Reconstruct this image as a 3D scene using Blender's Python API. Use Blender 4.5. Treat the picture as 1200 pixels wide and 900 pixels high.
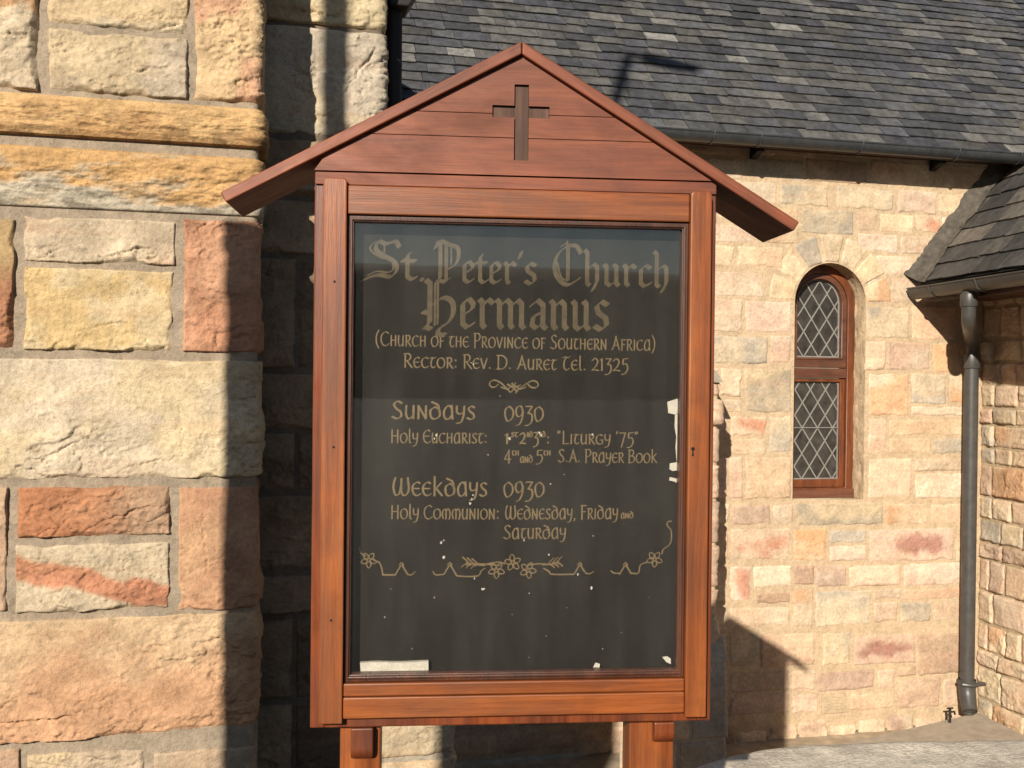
import bpy, bmesh, math, random
import numpy as np
from mathutils import Vector, Matrix

S = bpy.context.scene
COL = S.collection
for o in list(bpy.data.objects):
    bpy.data.objects.remove(o)

# ------------------------------------------------------------------ camera
PITCH = math.radians(-0.45)
ROLL = math.radians(0.6)
F = 1200.0                       # focal length in photograph pixels (1200 wide)
EYE = 3.011                      # eye height above the churchyard


def _rx(a):
    c, s = math.cos(a), math.sin(a)
    return np.array([[1, 0, 0], [0, c, -s], [0, s, c]])


def _rz(a):
    c, s = math.cos(a), math.sin(a)
    return np.array([[c, -s, 0], [s, c, 0], [0, 0, 1]])


RC = _rx(math.pi / 2 + PITCH) @ _rz(ROLL)
cam_d = bpy.data.cameras.new('camera')
cam = bpy.data.objects.new('camera', cam_d)
COL.objects.link(cam)
M4 = Matrix([list(r) + [0] for r in RC] + [[0, 0, 0, 1]])
cam.matrix_world = Matrix.Translation((0, 0, EYE)) @ M4
cam_d.sensor_width = 36.0
cam_d.lens = 36.0
cam_d.clip_start = 0.05
cam_d.clip_end = 3000
S.camera = cam

# ------------------------------------------------------------------ light
SUN_D = np.array([0.300, 1.0, -0.440])          # the way the sunlight travels
elev = math.atan2(0.440, math.hypot(0.300, 1.0))
to_sun = -SUN_D
w = bpy.data.worlds.new('World')
S.world = w
w.use_nodes = True
nt = w.node_tree
nt.nodes.clear()
sky = nt.nodes.new('ShaderNodeTexSky')
sky.sky_type = 'NISHITA'
sky.sun_disc = False
sky.sun_elevation = elev
sky.sun_rotation = math.atan2(to_sun[0], to_sun[1])
sky.air_density = 1.0
sky.dust_density = 0.4
bg = nt.nodes.new('ShaderNodeBackground')
bg.inputs['Strength'].default_value = 0.05
wo = nt.nodes.new('ShaderNodeOutputWorld')
nt.links.new(sky.outputs[0], bg.inputs[0])
nt.links.new(bg.outputs[0], wo.inputs[0])

sd = bpy.data.lights.new('sun', 'SUN')
sd.energy = 5.0
sd.angle = math.radians(0.55)
sd.color = (1.0, 0.90, 0.76)
so = bpy.data.objects.new('sun', sd)
COL.objects.link(so)
so.rotation_euler = Vector(SUN_D).to_track_quat('-Z', 'Y').to_euler()
so.location = (-6, -20, 15)

S.view_settings.view_transform = 'Standard'
S.view_settings.look = 'None'
S.view_settings.gamma = 1.0
S.view_settings.exposure = 0.5
S.render.engine = 'CYCLES'
S.cycles.max_bounces = 8
S.cycles.transparent_max_bounces = 12

# ------------------------------------------------------------------ frames
def ray(px, py):
    d = RC @ np.array([(px - 600) / F, -(py - 450) / F, -1.0])
    return d / d[1]


class Frame:
    """an upright local frame: x along, y into the depth, z up"""

    def __init__(self, px, py, depth, deg, zbase):
        a = math.radians(deg)
        self.ax = np.array([math.cos(a), math.sin(a), 0])
        self.ay = np.array([-math.sin(a), math.cos(a), 0])
        p = ray(px, py) * depth
        p[2] += EYE
        self.p = p.copy()
        self.p[2] = zbase
        self.rot = a

    def hit(self, px, py, y=0.0):
        """local (x, z) where the view ray meets the plane local-y = y"""
        r = ray(px, py)
        o = np.array([0, 0, EYE])
        t = (np.dot(self.ay, self.p - o) + y) / np.dot(self.ay, r)
        q = o + r * t - self.p
        return float(np.dot(q, self.ax)), float(q[2])

    def hitx(self, px, py, x):
        """local (y, z) on the plane local-x = x"""
        r = ray(px, py)
        o = np.array([0, 0, EYE])
        t = (np.dot(self.ax, self.p - o) + x) / np.dot(self.ax, r)
        q = o + r * t - self.p
        return float(np.dot(q, self.ay)), float(q[2])

    def to_world(self, x, y, z):
        return self.p + self.ax * x + self.ay * y + np.array([0, 0, z])


CH = Frame(965, 858, 8.7, 13.5, 0.0)
P_STREET = 1.5
SG = Frame(600, 530, 2.2, 5.0, P_STREET)

# ------------------------------------------------------------------ noise
def _hash(ix, iy, seed):
    n = (ix * 374761393 + iy * 668265263 + seed * 1442695041) & 0xFFFFFFFF
    n = ((n ^ (n >> 13)) * 1274126177) & 0xFFFFFFFF
    n = (n ^ (n >> 16)) & 0xFFFFFFFF
    return n.astype(np.float64) / 4294967295.0


def vnoise(x, y, seed=0):
    x = np.asarray(x, float)
    y = np.asarray(y, float)
    xi = np.floor(x)
    yi = np.floor(y)
    fx = x - xi
    fy = y - yi
    fx = fx * fx * fx * (fx * (fx * 6 - 15) + 10)
    fy = fy * fy * fy * (fy * (fy * 6 - 15) + 10)
    xi = xi.astype(np.int64)
    yi = yi.astype(np.int64)
    a = _hash(xi, yi, seed)
    b = _hash(xi + 1, yi, seed)
    c = _hash(xi, yi + 1, seed)
    d = _hash(xi + 1, yi + 1, seed)
    return (a * (1 - fx) + b * fx) * (1 - fy) + (c * (1 - fx) + d * fx) * fy


def fbm(x, y, seed=0, octv=4, gain=0.5):
    s = 0
    amp = 1.0
    tot = 0
    ca, sa = math.cos(0.6), math.sin(0.6)
    for i in range(octv):
        s = s + amp * vnoise(x, y, seed + i * 17)
        tot += amp
        amp *= gain
        x, y = (x * ca - y * sa) * 2.03 + 3.1, (x * sa + y * ca) * 2.03 + 1.7
    return s / tot


def sstep(a, b, x):
    t = np.clip((x - a) / (b - a), 0, 1)
    return t * t * (3 - 2 * t)


# ------------------------------------------------------------------ mesh building
class Acc:
    def __init__(self):
        self.v = []
        self.f = []
        self.c = []
        self.n = 0

    def add(self, verts, faces, col=(0.5, 0.5, 0.5)):
        verts = np.asarray(verts, float).reshape(-1, 3)
        k = len(verts)
        self.v.append(verts)
        for f in faces:
            self.f.append([i + self.n for i in f])
        col = np.asarray(col, float)
        if col.ndim == 1:
            col = np.repeat(col[None, :], k, 0)
        self.c.append(col.reshape(-1, 3))
        self.n += k

    def grid(self, P, col, flip=False):
        nj, ni = P.shape[:2]
        base = np.arange(nj * ni).reshape(nj, ni)
        q = np.stack([base[:-1, :-1], base[:-1, 1:], base[1:, 1:], base[1:, :-1]], -1).reshape(-1, 4)
        if flip:
            q = q[:, ::-1]
        self.v.append(P.reshape(-1, 3))
        self.f.extend((q + self.n).tolist())
        col = np.asarray(col, float)
        if col.ndim == 1:
            col = np.broadcast_to(col, (nj * ni, 3))
        self.c.append(col.reshape(-1, 3))
        self.n += nj * ni

    def box(self, x0, x1, y0, y1, z0, z1, col=(0.5, 0.5, 0.5)):
        v = [(x, y, z) for z in (z0, z1) for y in (y0, y1) for x in (x0, x1)]
        self.add(v, [(0, 2, 3, 1), (4, 5, 7, 6), (0, 1, 5, 4), (2, 6, 7, 3), (0, 4, 6, 2), (1, 3, 7, 5)], col)

    def prism(self, poly, y0, y1, col=(0.5, 0.5, 0.5), plane='xz'):
        """poly is counter-clockwise seen from -y (plane xz), or from +z (plane xy)"""
        n = len(poly)
        if plane == 'xz':
            v = [(p[0], y0, p[1]) for p in poly] + [(p[0], y1, p[1]) for p in poly]
        elif plane == 'xy':
            v = [(p[0], p[1], y1) for p in poly] + [(p[0], p[1], y0) for p in poly]
        else:   # yz, extruded along x
            v = [(y1, p[0], p[1]) for p in poly] + [(y0, p[0], p[1]) for p in poly]
        f = [tuple(range(n)), tuple(range(2 * n - 1, n - 1, -1))]
        for i in range(n):
            j = (i + 1) % n
            f.append((i, i + n, j + n, j))
        self.add(v, f, col)

    def tube(self, path, rad, seg=14, col=(0.5, 0.5, 0.5), caps=True):
        path = [np.array(p, float) for p in path]
        n = len(path)
        rad = [rad] * n if np.isscalar(rad) else rad
        rings = []
        ref = None
        for i in range(n):
            t = path[min(i + 1, n - 1)] - path[max(i - 1, 0)]
            t = t / (np.linalg.norm(t) + 1e-12)
            if ref is None:
                ref = np.array([0, 0, 1.0]) if abs(t[2]) < 0.9 else np.array([1.0, 0, 0])
            b = np.cross(t, ref)
            b /= np.linalg.norm(b) + 1e-12
            ref = np.cross(b, t)
            an = np.linspace(0, 2 * np.pi, seg, endpoint=False)
            rings.append(path[i] + rad[i] * (np.cos(an)[:, None] * b + np.sin(an)[:, None] * ref))
        v = np.concatenate(rings)
        f = []
        for i in range(n - 1):
            for k in range(seg):
                a = i * seg + k
                b2 = i * seg + (k + 1) % seg
                f.append((a, b2, b2 + seg, a + seg))
        if caps:
            f.append(tuple(range(seg - 1, -1, -1)))
            f.append(tuple(range((n - 1) * seg, n * seg)))
        self.add(v, f, col)

    def build(self, name, mat, parent=None, smooth=False, bevel=0.0, label=None):
        me = bpy.data.meshes.new(name)
        V = np.concatenate(self.v)
        C = np.concatenate(self.c)
        me.from_pydata(V.tolist(), [], self.f)
        at = me.color_attributes.new('Col', 'FLOAT_COLOR', 'POINT')
        buf = np.ones((len(V), 4), np.float32)
        buf[:, :3] = C
        at.data.foreach_set('color', buf.ravel())
        me.materials.append(mat)
        if smooth is True:
            me.polygons.foreach_set('use_smooth', [True] * len(me.polygons))
        elif smooth:
            me.polygons.foreach_set('use_smooth', [True] * len(me.polygons))
            me.set_sharp_from_angle(angle=math.radians(smooth))
        me.update()
        o = bpy.data.objects.new(name, me)
        COL.objects.link(o)
        if parent is not None:
            o.parent = parent
        if bevel:
            m = o.modifiers.new('bevel', 'BEVEL')
            m.width = bevel
            m.segments = 2
            m.limit_method = 'ANGLE'
            m.angle_limit = math.radians(40)
        if label:
            o['label'] = label
        return o


def thing(name, label, cat, frame=None, loc=None, rot=0.0, group=None):
    o = bpy.data.objects.new(name, None)
    COL.objects.link(o)
    o.empty_display_size = 0.2
    if frame is not None:
        o.location = frame.p
        o.rotation_euler = (0, 0, frame.rot)
    else:
        o.location = loc
        o.rotation_euler = (0, 0, rot)
    o['label'] = label
    o['category'] = cat
    if group:
        o['group'] = group
    return o


def tag(o, label, cat, group=None):
    o['label'] = label
    o['category'] = cat
    if group:
        o['group'] = group
    return o


def place(o, frame):
    o.location = frame.p
    o.rotation_euler = (0, 0, frame.rot)
    return o


# ------------------------------------------------------------------ materials
def new_mat(name):
    m = bpy.data.materials.new(name)
    m.use_nodes = True
    n = m.node_tree
    b = n.nodes['Principled BSDF']
    return m, n, b


def node(n, typ, **kw):
    x = n.nodes.new(typ)
    for k, v in kw.items():
        setattr(x, k, v)
    return x


def ramp(n, stops):
    r = n.nodes.new('ShaderNodeValToRGB')
    e = r.color_ramp.elements
    e[0].position, e[0].color = stops[0][0], (*stops[0][1], 1)
    e[1].position, e[1].color = stops[-1][0], (*stops[-1][1], 1)
    for p, c in stops[1:-1]:
        k = e.new(p)
        k.color = (*c, 1)
    return r


def noise_node(n, vec, scale, detail=6, rough=0.55, dist=0.0):
    x = n.nodes.new('ShaderNodeTexNoise')
    x.inputs['Scale'].default_value = scale
    x.inputs['Detail'].default_value = detail
    x.inputs['Roughness'].default_value = rough
    x.inputs['Distortion'].default_value = dist
    n.links.new(vec, x.inputs['Vector'])
    return x


def mat_col(name, rough=0.9, lo=0.72, hi=1.22, s1=9, s2=55, s3=210, bump=0.5, bdist=0.004, spec=0.25, soot=0.72):
    """colour from the mesh's own stone colours, broken up by grain, pits and mottling"""
    m, n, b = new_mat(name)
    tc = node(n, 'ShaderNodeTexCoord')
    at = node(n, 'ShaderNodeVertexColor', layer_name='Col')
    a1 = noise_node(n, tc.outputs['Object'], s1, 8, 0.62, 0.4)
    a2 = noise_node(n, tc.outputs['Object'], s2, 5, 0.6)
    a3 = noise_node(n, tc.outputs['Object'], s3, 3, 0.6)
    r1 = node(n, 'ShaderNodeMapRange')
    r1.inputs[1].default_value, r1.inputs[2].default_value = 0.28, 0.72
    r1.inputs[3].default_value, r1.inputs[4].default_value = lo, hi
    n.links.new(a1.outputs[0], r1.inputs[0])
    r2 = node(n, 'ShaderNodeMapRange')
    r2.inputs[1].default_value, r2.inputs[2].default_value = 0.3, 0.7
    r2.inputs[3].default_value, r2.inputs[4].default_value = 0.84, 1.14
    n.links.new(a2.outputs[0], r2.inputs[0])
    r3 = node(n, 'ShaderNodeMapRange')
    r3.inputs[1].default_value, r3.inputs[2].default_value = 0.25, 0.5
    r3.inputs[3].default_value, r3.inputs[4].default_value = 0.72, 1.0
    n.links.new(a3.outputs[0], r3.inputs[0])
    mu = node(n, 'ShaderNodeMath', operation='MULTIPLY')
    n.links.new(r1.outputs[0], mu.inputs[0])
    n.links.new(r2.outputs[0], mu.inputs[1])
    mu2 = node(n, 'ShaderNodeMath', operation='MULTIPLY')
    n.links.new(mu.outputs[0], mu2.inputs[0])
    n.links.new(r3.outputs[0], mu2.inputs[1])
    vm = node(n, 'ShaderNodeVectorMath', operation='SCALE')
    n.links.new(at.outputs['Color'], vm.inputs[0])
    n.links.new(vm.outputs[0], b.inputs['Base Color'])
    b.inputs['Roughness'].default_value = rough
    b.inputs['Specular IOR Level'].default_value = spec
    a4 = noise_node(n, tc.outputs['Object'], s1 * 3.1, 9, 0.72, 0.2)
    r4 = node(n, 'ShaderNodeMapRange')
    r4.inputs[1].default_value, r4.inputs[2].default_value = 0.54, 0.70
    r4.inputs[3].default_value, r4.inputs[4].default_value = 1.0, soot
    n.links.new(a4.outputs[0], r4.inputs[0])
    mu3 = node(n, 'ShaderNodeMath', operation='MULTIPLY')
    n.links.new(mu2.outputs[0], mu3.inputs[0])
    n.links.new(r4.outputs[0], mu3.inputs[1])
    n.links.new(mu3.outputs[0], vm.inputs['Scale'])
    ad = node(n, 'ShaderNodeMath', operation='MULTIPLY_ADD')
    ad.inputs[1].default_value = 0.45
    n.links.new(a3.outputs[0], ad.inputs[0])
    n.links.new(a2.outputs[0], ad.inputs[2])
    bp = node(n, 'ShaderNodeBump')
    bp.inputs['Strength'].default_value = bump
    bp.inputs['Distance'].default_value = bdist
    n.links.new(ad.outputs[0], bp.inputs['Height'])
    n.links.new(bp.outputs[0], b.inputs['Normal'])
    return m


M_STONE = mat_col('sandstone', s1=8, s2=55, s3=170, lo=0.74, hi=1.18, bump=0.9, bdist=0.0060, soot=0.66)
M_FARSTONE = mat_col('weathered_sandstone', s1=9, s2=38, s3=130, bump=0.8, bdist=0.010, lo=0.80, hi=1.16, soot=0.72)
M_SLATE = mat_col('slate', rough=0.6, lo=0.55, hi=1.5, s1=13, s2=42, s3=130, bump=0.8, bdist=0.010, spec=0.35, soot=0.6)
M_CONC = mat_col('rough_concrete', s1=10, s2=70, s3=170, lo=0.72, hi=1.2, bump=0.9, bdist=0.008, soot=0.55)
M_PAPER = mat_col('paper', rough=0.8, soot=0.9, lo=0.95, hi=1.04, bump=0.15, bdist=0.001)


def mat_wood(name, ang, c_dark, c_mid, c_lite, rough=0.32, grime=0.38, spec=0.5, seed=0.0, along=1.6, across=30.0):
    m, n, b = new_mat(name)
    tc = node(n, 'ShaderNodeTexCoord')
    rot = node(n, 'ShaderNodeMapping')
    rot.inputs['Rotation'].default_value = (0, ang, 0)
    rot.inputs['Location'].default_value = (seed, seed * 0.7, seed * 1.3)
    n.links.new(tc.outputs['Object'], rot.inputs['Vector'])
    mp = node(n, 'ShaderNodeMapping')
    mp.inputs['Scale'].default_value = (along, across, across)
    n.links.new(rot.outputs[0], mp.inputs['Vector'])
    g1 = noise_node(n, mp.outputs[0], 1.0, 7, 0.6, 0.35)
    mp2 = node(n, 'ShaderNodeMapping')
    mp2.inputs['Scale'].default_value = (along * 5, across * 7, across * 7)
    n.links.new(rot.outputs[0], mp2.inputs['Vector'])
    g2 = noise_node(n, mp2.outputs[0], 1.0, 4, 0.7)
    mp3 = node(n, 'ShaderNodeMapping')
    mp3.inputs['Scale'].default_value = (along * 1.6, across * 0.28, across * 0.28)
    n.links.new(rot.outputs[0], mp3.inputs['Vector'])
    g3 = noise_node(n, mp3.outputs[0], 1.0, 6, 0.65, 0.6)
    r = ramp(n, [(0.30, c_dark), (0.52, c_mid), (0.74, c_lite)])
    n.links.new(g1.outputs[0], r.inputs[0])
    q = node(n, 'ShaderNodeMapRange')
    q.inputs[1].default_value, q.inputs[2].default_value = 0.34, 0.60
    q.inputs[3].default_value, q.inputs[4].default_value = 0.80, 1.06
    n.links.new(g2.outputs[0], q.inputs[0])
    q3 = node(n, 'ShaderNodeMapRange')
    q3.inputs[1].default_value, q3.inputs[2].default_value = 0.30, 0.58
    q3.inputs[3].default_value, q3.inputs[4].default_value = 1.0 - grime, 1.08
    n.links.new(g3.outputs[0], q3.inputs[0])
    mu = node(n, 'ShaderNodeMath', operation='MULTIPLY')
    n.links.new(q.outputs[0], mu.inputs[0])
    n.links.new(q3.outputs[0], mu.inputs[1])
    vm = node(n, 'ShaderNodeVectorMath', operation='SCALE')
    n.links.new(r.outputs[0], vm.inputs[0])
    n.links.new(mu.outputs[0], vm.inputs['Scale'])
    n.links.new(vm.outputs[0], b.inputs['Base Color'])
    pt = noise_node(n, rot.outputs[0], 5.5, 7, 0.65, 0.5)
    pr = node(n, 'ShaderNodeMapRange')
    pr.inputs[1].default_value, pr.inputs[2].default_value = 0.48, 0.70
    pr.inputs[3].default_value, pr.inputs[4].default_value = 0.0, 0.45
    n.links.new(pt.outputs[0], pr.inputs[0])
    mxw = node(n, 'ShaderNodeMix', data_type='RGBA')
    n.links.new(pr.outputs[0], mxw.inputs[0])
    n.links.new(vm.outputs[0], mxw.inputs[6])
    mxw.inputs[7].default_value = (c_mid[0] * 0.42, c_mid[1] * 0.46, c_mid[2] * 0.55, 1)
    n.links.new(mxw.outputs[2], b.inputs['Base Color'])
    rr = node(n, 'ShaderNodeMapRange')
    rr.inputs[1].default_value, rr.inputs[2].default_value = 0.3, 0.7
    rr.inputs[3].default_value, rr.inputs[4].default_value = rough + 0.2, rough - 0.05
    n.links.new(g3.outputs[0], rr.inputs[0])
    n.links.new(rr.outputs[0], b.inputs['Roughness'])
    b.inputs['Specular IOR Level'].default_value = spec
    bp = node(n, 'ShaderNodeBump')
    bp.inputs['Strength'].default_value = 0.35
    bp.inputs['Distance'].default_value = 0.0016
    n.links.new(g2.outputs[0], bp.inputs['Height'])
    n.links.new(bp.outputs[0], b.inputs['Normal'])
    return m


PI = math.pi
ORANGE = ((0.125, 0.031, 0.008), (0.245, 0.068, 0.0165), (0.345, 0.112, 0.028))
RED = ((0.1166, 0.0280, 0.0092), (0.1929, 0.0470, 0.0160), (0.2491, 0.0700, 0.0256))
M_WOODV = mat_wood('varnished_wood_upright', PI / 2, *ORANGE, seed=1.3)
M_WOODH = mat_wood('varnished_wood_level', 0, *ORANGE, seed=4.1)
M_CASE = mat_wood('varnished_wood_case', PI / 2, (0.08, 0.018, 0.006), (0.16, 0.038, 0.011), (0.23, 0.06, 0.017), seed=7.7)
M_GABLE = mat_wood('red_wood_gable', 0, *RED, rough=0.5, grime=0.45, seed=2.9, across=24)
M_DARKWOOD = mat_wood('dark_wood', 0, (0.035, 0.012, 0.006), (0.07, 0.024, 0.012), (0.11, 0.04, 0.02), seed=5.5)
M_DARKWOODV = mat_wood('dark_wood_upright', PI / 2, (0.035, 0.012, 0.006), (0.07, 0.024, 0.012), (0.11, 0.04, 0.02), seed=3.5)
M_WINWOOD = mat_wood('window_wood', PI / 2, (0.09, 0.026, 0.010), (0.16, 0.048, 0.017), (0.215, 0.068, 0.024), seed=9.1, across=16)
M_WINWOODH = mat_wood('window_wood_level', 0, (0.075, 0.028, 0.018), (0.13, 0.052, 0.03), (0.17, 0.07, 0.04), seed=8.3, across=16)


def mat_plain(name, col, rough=0.5, metal=0.0, spec=0.5, ns=20, lo=0.75, hi=1.2, bump=0.0):
    m, n, b = new_mat(name)
    tc = node(n, 'ShaderNodeTexCoord')
    a = noise_node(n, tc.outputs['Object'], ns, 7, 0.65, 0.3)
    r = node(n, 'ShaderNodeMapRange')
    r.inputs[1].default_value, r.inputs[2].default_value = 0.3, 0.7
    r.inputs[3].default_value, r.inputs[4].default_value = lo, hi
    n.links.new(a.outputs[0], r.inputs[0])
    vm = node(n, 'ShaderNodeVectorMath', operation='SCALE')
    vm.inputs[0].default_value = col
    n.links.new(r.outputs[0], vm.inputs['Scale'])
    n.links.new(vm.outputs[0], b.inputs['Base Color'])
    b.inputs['Roughness'].default_value = rough
    b.inputs['Metallic'].default_value = metal
    b.inputs['Specular IOR Level'].default_value = spec
    if bump:
        bp = node(n, 'ShaderNodeBump')
        bp.inputs['Strength'].default_value = bump
        bp.inputs['Distance'].default_value = 0.004
        n.links.new(a.outputs[0], bp.inputs['Height'])
        n.links.new(bp.outputs[0], b.inputs['Normal'])
    return m


M_IRON = mat_plain('painted_iron', (0.034, 0.037, 0.040), 0.42, 0.0, 0.5, 14, 0.7, 1.4, 0.15)
M_PIPE = mat_plain('grey_painted_pipe', (0.052, 0.050, 0.047), 0.42, 0.0, 0.5, 12, 0.75, 1.3, 0.1)
M_BLACKIRON = mat_plain('black_iron', (0.018, 0.016, 0.015), 0.6, 0.0, 0.3, 14)
M_LEAD = mat_plain('lead_came', (0.21, 0.20, 0.18), 0.6, 0.0, 0.4, 30)
M_FLASH = mat_plain('lead_flashing', (0.078, 0.068, 0.056), 0.85, 0.0, 0.2, 14, 0.5, 1.5, 0.9)
M_BOARD = mat_plain('blackboard_paint', (0.0145, 0.0135, 0.0108), 0.7, 0.0, 0.15, 7, 0.72, 1.35, 0.05)
M_GOLD = mat_plain('gold_paint', (0.195, 0.138, 0.066), 0.55, 0.0, 0.4, 60, 0.7, 1.15)
M_GOLDFADE = mat_plain('faded_gold_paint', (0.105, 0.079, 0.042), 0.6, 0.0, 0.3, 45, 0.6, 1.2)
M_DIRT = mat_plain('bird_droppings', (0.55, 0.54, 0.5), 0.8, 0, 0.2, 80)
M_FLAKE = mat_plain('flaked_paint', (0.012, 0.011, 0.010), 0.8, 0, 0.2, 80)
M_CROSS = mat_wood('weathered_cross', PI / 2, (0.055, 0.026, 0.016), (0.098, 0.048, 0.030), (0.135, 0.072, 0.046), rough=0.7, seed=6.1)


def mat_glass(name, dust=0.03):
    m, n, b = new_mat(name)
    n.nodes.remove(b)
    out = n.nodes['Material Output']
    tr = node(n, 'ShaderNodeBsdfTransparent')
    tr.inputs[0].default_value = (0.95, 0.95, 0.95, 1)
    gl = node(n, 'ShaderNodeBsdfGlossy')
    gl.inputs['Roughness'].default_value = 0.02
    fr = node(n, 'ShaderNodeFresnel')
    fr.inputs['IOR'].default_value = 1.68
    mx = node(n, 'ShaderNodeMixShader')
    n.links.new(fr.outputs[0], mx.inputs[0])
    n.links.new(tr.outputs[0], mx.inputs[1])
    n.links.new(gl.outputs[0], mx.inputs[2])
    df = node(n, 'ShaderNodeBsdfDiffuse')
    df.inputs[0].default_value = (0.5, 0.48, 0.44, 1)
    tc = node(n, 'ShaderNodeTexCoord')
    mp = node(n, 'ShaderNodeMapping')
    mp.inputs['Scale'].default_value = (14, 14, 2.2)
    n.links.new(tc.outputs['Object'], mp.inputs['Vector'])
    a = noise_node(n, mp.outputs[0], 1.0, 8, 0.6, 0.0)
    a2 = noise_node(n, tc.outputs['Object'], 260, 2, 0.5)
    r = node(n, 'ShaderNodeMapRange')
    r.inputs[1].default_value, r.inputs[2].default_value = 0.35, 0.75
    r.inputs[3].default_value, r.inputs[4].default_value = dust * 0.25, dust * 1.6
    n.links.new(a.outputs[0], r.inputs[0])
    r2 = node(n, 'ShaderNodeMapRange')
    r2.inputs[1].default_value, r2.inputs[2].default_value = 0.70, 0.76
    r2.inputs[3].default_value, r2.inputs[4].default_value = 0.0, 0.10
    n.links.new(a2.outputs[0], r2.inputs[0])
    ad = node(n, 'ShaderNodeMath', operation='ADD')
    n.links.new(r.outputs[0], ad.inputs[0])
    n.links.new(r2.outputs[0], ad.inputs[1])
    m2 = node(n, 'ShaderNodeMixShader')
    n.links.new(ad.outputs[0], m2.inputs[0])
    n.links.new(mx.outputs[0], m2.inputs[1])
    n.links.new(df.outputs[0], m2.inputs[2])
    n.links.new(m2.outputs[0], out.inputs[0])
    return m


M_GLASS = mat_glass('dusty_glass', 0.011)


def mat_leadglass():
    m, n, b = new_mat('old_window_glass')
    tc = node(n, 'ShaderNodeTexCoord')
    a = noise_node(n, tc.outputs['Object'], 9, 5, 0.6)
    r = ramp(n, [(0.3, (0.018, 0.017, 0.016)), (0.7, (0.06, 0.055, 0.05))])
    n.links.new(a.outputs[0], r.inputs[0])
    n.links.new(r.outputs[0], b.inputs['Base Color'])
    b.inputs['Roughness'].default_value = 0.22
    bp = node(n, 'ShaderNodeBump')
    bp.inputs['Strength'].default_value = 0.25
    bp.inputs['Distance'].default_value = 0.01
    n.links.new(a.outputs[0], bp.inputs['Height'])
    n.links.new(bp.outputs[0], b.inputs['Normal'])
    return m


M_LGLASS = mat_leadglass()


def mat_ground(name, c1, c2, scale, peb=0.0, bump=0.6):
    m, n, b = new_mat(name)
    tc = node(n, 'ShaderNodeTexCoord')
    a = noise_node(n, tc.outputs['Object'], scale, 9, 0.65, 0.4)
    v = node(n, 'ShaderNodeTexVoronoi')
    v.inputs['Scale'].default_value = 9.0
    n.links.new(tc.outputs['Object'], v.inputs['Vector'])
    r = ramp(n, [(0.3, c1), (0.7, c2)])
    n.links.new(a.outputs[0], r.inputs[0])
    q = node(n, 'ShaderNodeMapRange')
    q.inputs[1].default_value, q.inputs[2].default_value = 0.0, 0.6
    q.inputs[3].default_value, q.inputs[4].default_value = 1.1, 1.1 - peb
    n.links.new(v.outputs['Distance'], q.inputs[0])
    vm = node(n, 'ShaderNodeVectorMath', operation='SCALE')
    n.links.new(r.outputs[0], vm.inputs[0])
    n.links.new(q.outputs[0], vm.inputs['Scale'])
    n.links.new(vm.outputs[0], b.inputs['Base Color'])
    b.inputs['Roughness'].default_value = 0.95
    b.inputs['Specular IOR Level'].default_value = 0.2
    bp = node(n, 'ShaderNodeBump')
    bp.inputs['Strength'].default_value = bump
    bp.inputs['Distance'].default_value = 0.004
    mi = node(n, 'ShaderNodeMath', operation='MULTIPLY_ADD')
    mi.inputs[1].default_value = -peb
    n.links.new(v.outputs['Distance'], mi.inputs[0])
    n.links.new(a.outputs[0], mi.inputs[2])
    n.links.new(mi.outputs[0], bp.inputs['Height'])
    n.links.new(bp.outputs[0], b.inputs['Normal'])
    return m


M_YARD = mat_ground('churchyard_ground', (0.33, 0.27, 0.19), (0.50, 0.41, 0.30), 5, 0.3)
M_PATH = mat_ground('cement_path', (0.24, 0.207, 0.165), (0.38, 0.33, 0.265), 7, 0.0, 0.35)
M_STREET = mat_ground('asphalt', (0.017, 0.017, 0.017), (0.028, 0.027, 0.026), 6, 0.1)
M_HILL = mat_ground('scrub_hillside', (0.12, 0.115, 0.085), (0.18, 0.165, 0.12), 0.15, 0.0)

# ------------------------------------------------------------------ stone colours
PALE = {
    'c': ((0.612, 0.486, 0.340), (0.561, 0.409, 0.278)),     # cream
    'p': ((0.581, 0.403, 0.288), (0.612, 0.480, 0.347)),      # peach
    'g': ((0.425, 0.365, 0.285), (0.561, 0.45, 0.31)),     # grey
    'o': ((0.581, 0.357, 0.205), (0.612, 0.470, 0.325)),       # orange cast
    'r': ((0.510, 0.265, 0.178), (0.592, 0.449, 0.325)),        # red patch
    'm': ((0.316, 0.148, 0.116), (0.551, 0.394, 0.299)),     # maroon blot
    'b': ((0.449, 0.317, 0.231), (0.530, 0.398, 0.288)),       # brown
}
MORTAR = (0.50, 0.38, 0.25)
LMORTAR = (0.31, 0.25, 0.185)


class WallMap:
    """a wall face that may turn a rounded corner: s runs along it, z up, h out of it"""

    def __init__(self, xc, y, r=0.03, corner=True):
        self.xc, self.y, self.r, self.corner = xc, y, r, corner

    def __call__(self, s, z, h):
        s = np.asarray(s, float)
        r = self.r
        if not self.corner:
            return np.stack([self.xc + s, self.y - h + 0 * s, z + 0 * s], -1)
        L = r * PI / 2
        ph = np.clip((s + r) / r, 0, PI / 2)
        nx, ny = np.sin(ph), -np.cos(ph)
        cx, cy = self.xc - r, self.y + r
        x = np.where(s < -r, self.xc + s, cx + r * nx)
        y = np.where(s > -r + L, self.y + r + (s + r - L), cy + r * ny)
        x = np.where(s > -r + L, self.xc, x)
        y = np.where(s < -r, self.y, y)
        return np.stack([x + nx * h, y + ny * h, z + 0 * s], -1)


class SideMap:
    """a wall face looking to -x: s runs towards -y"""

    def __init__(self, x, y0):
        self.x, self.y0 = x, y0

    def __call__(self, s, z, h):
        s = np.asarray(s, float)
        return np.stack([self.x - h + 0 * s, self.y0 - s, z + 0 * s], -1)


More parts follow.
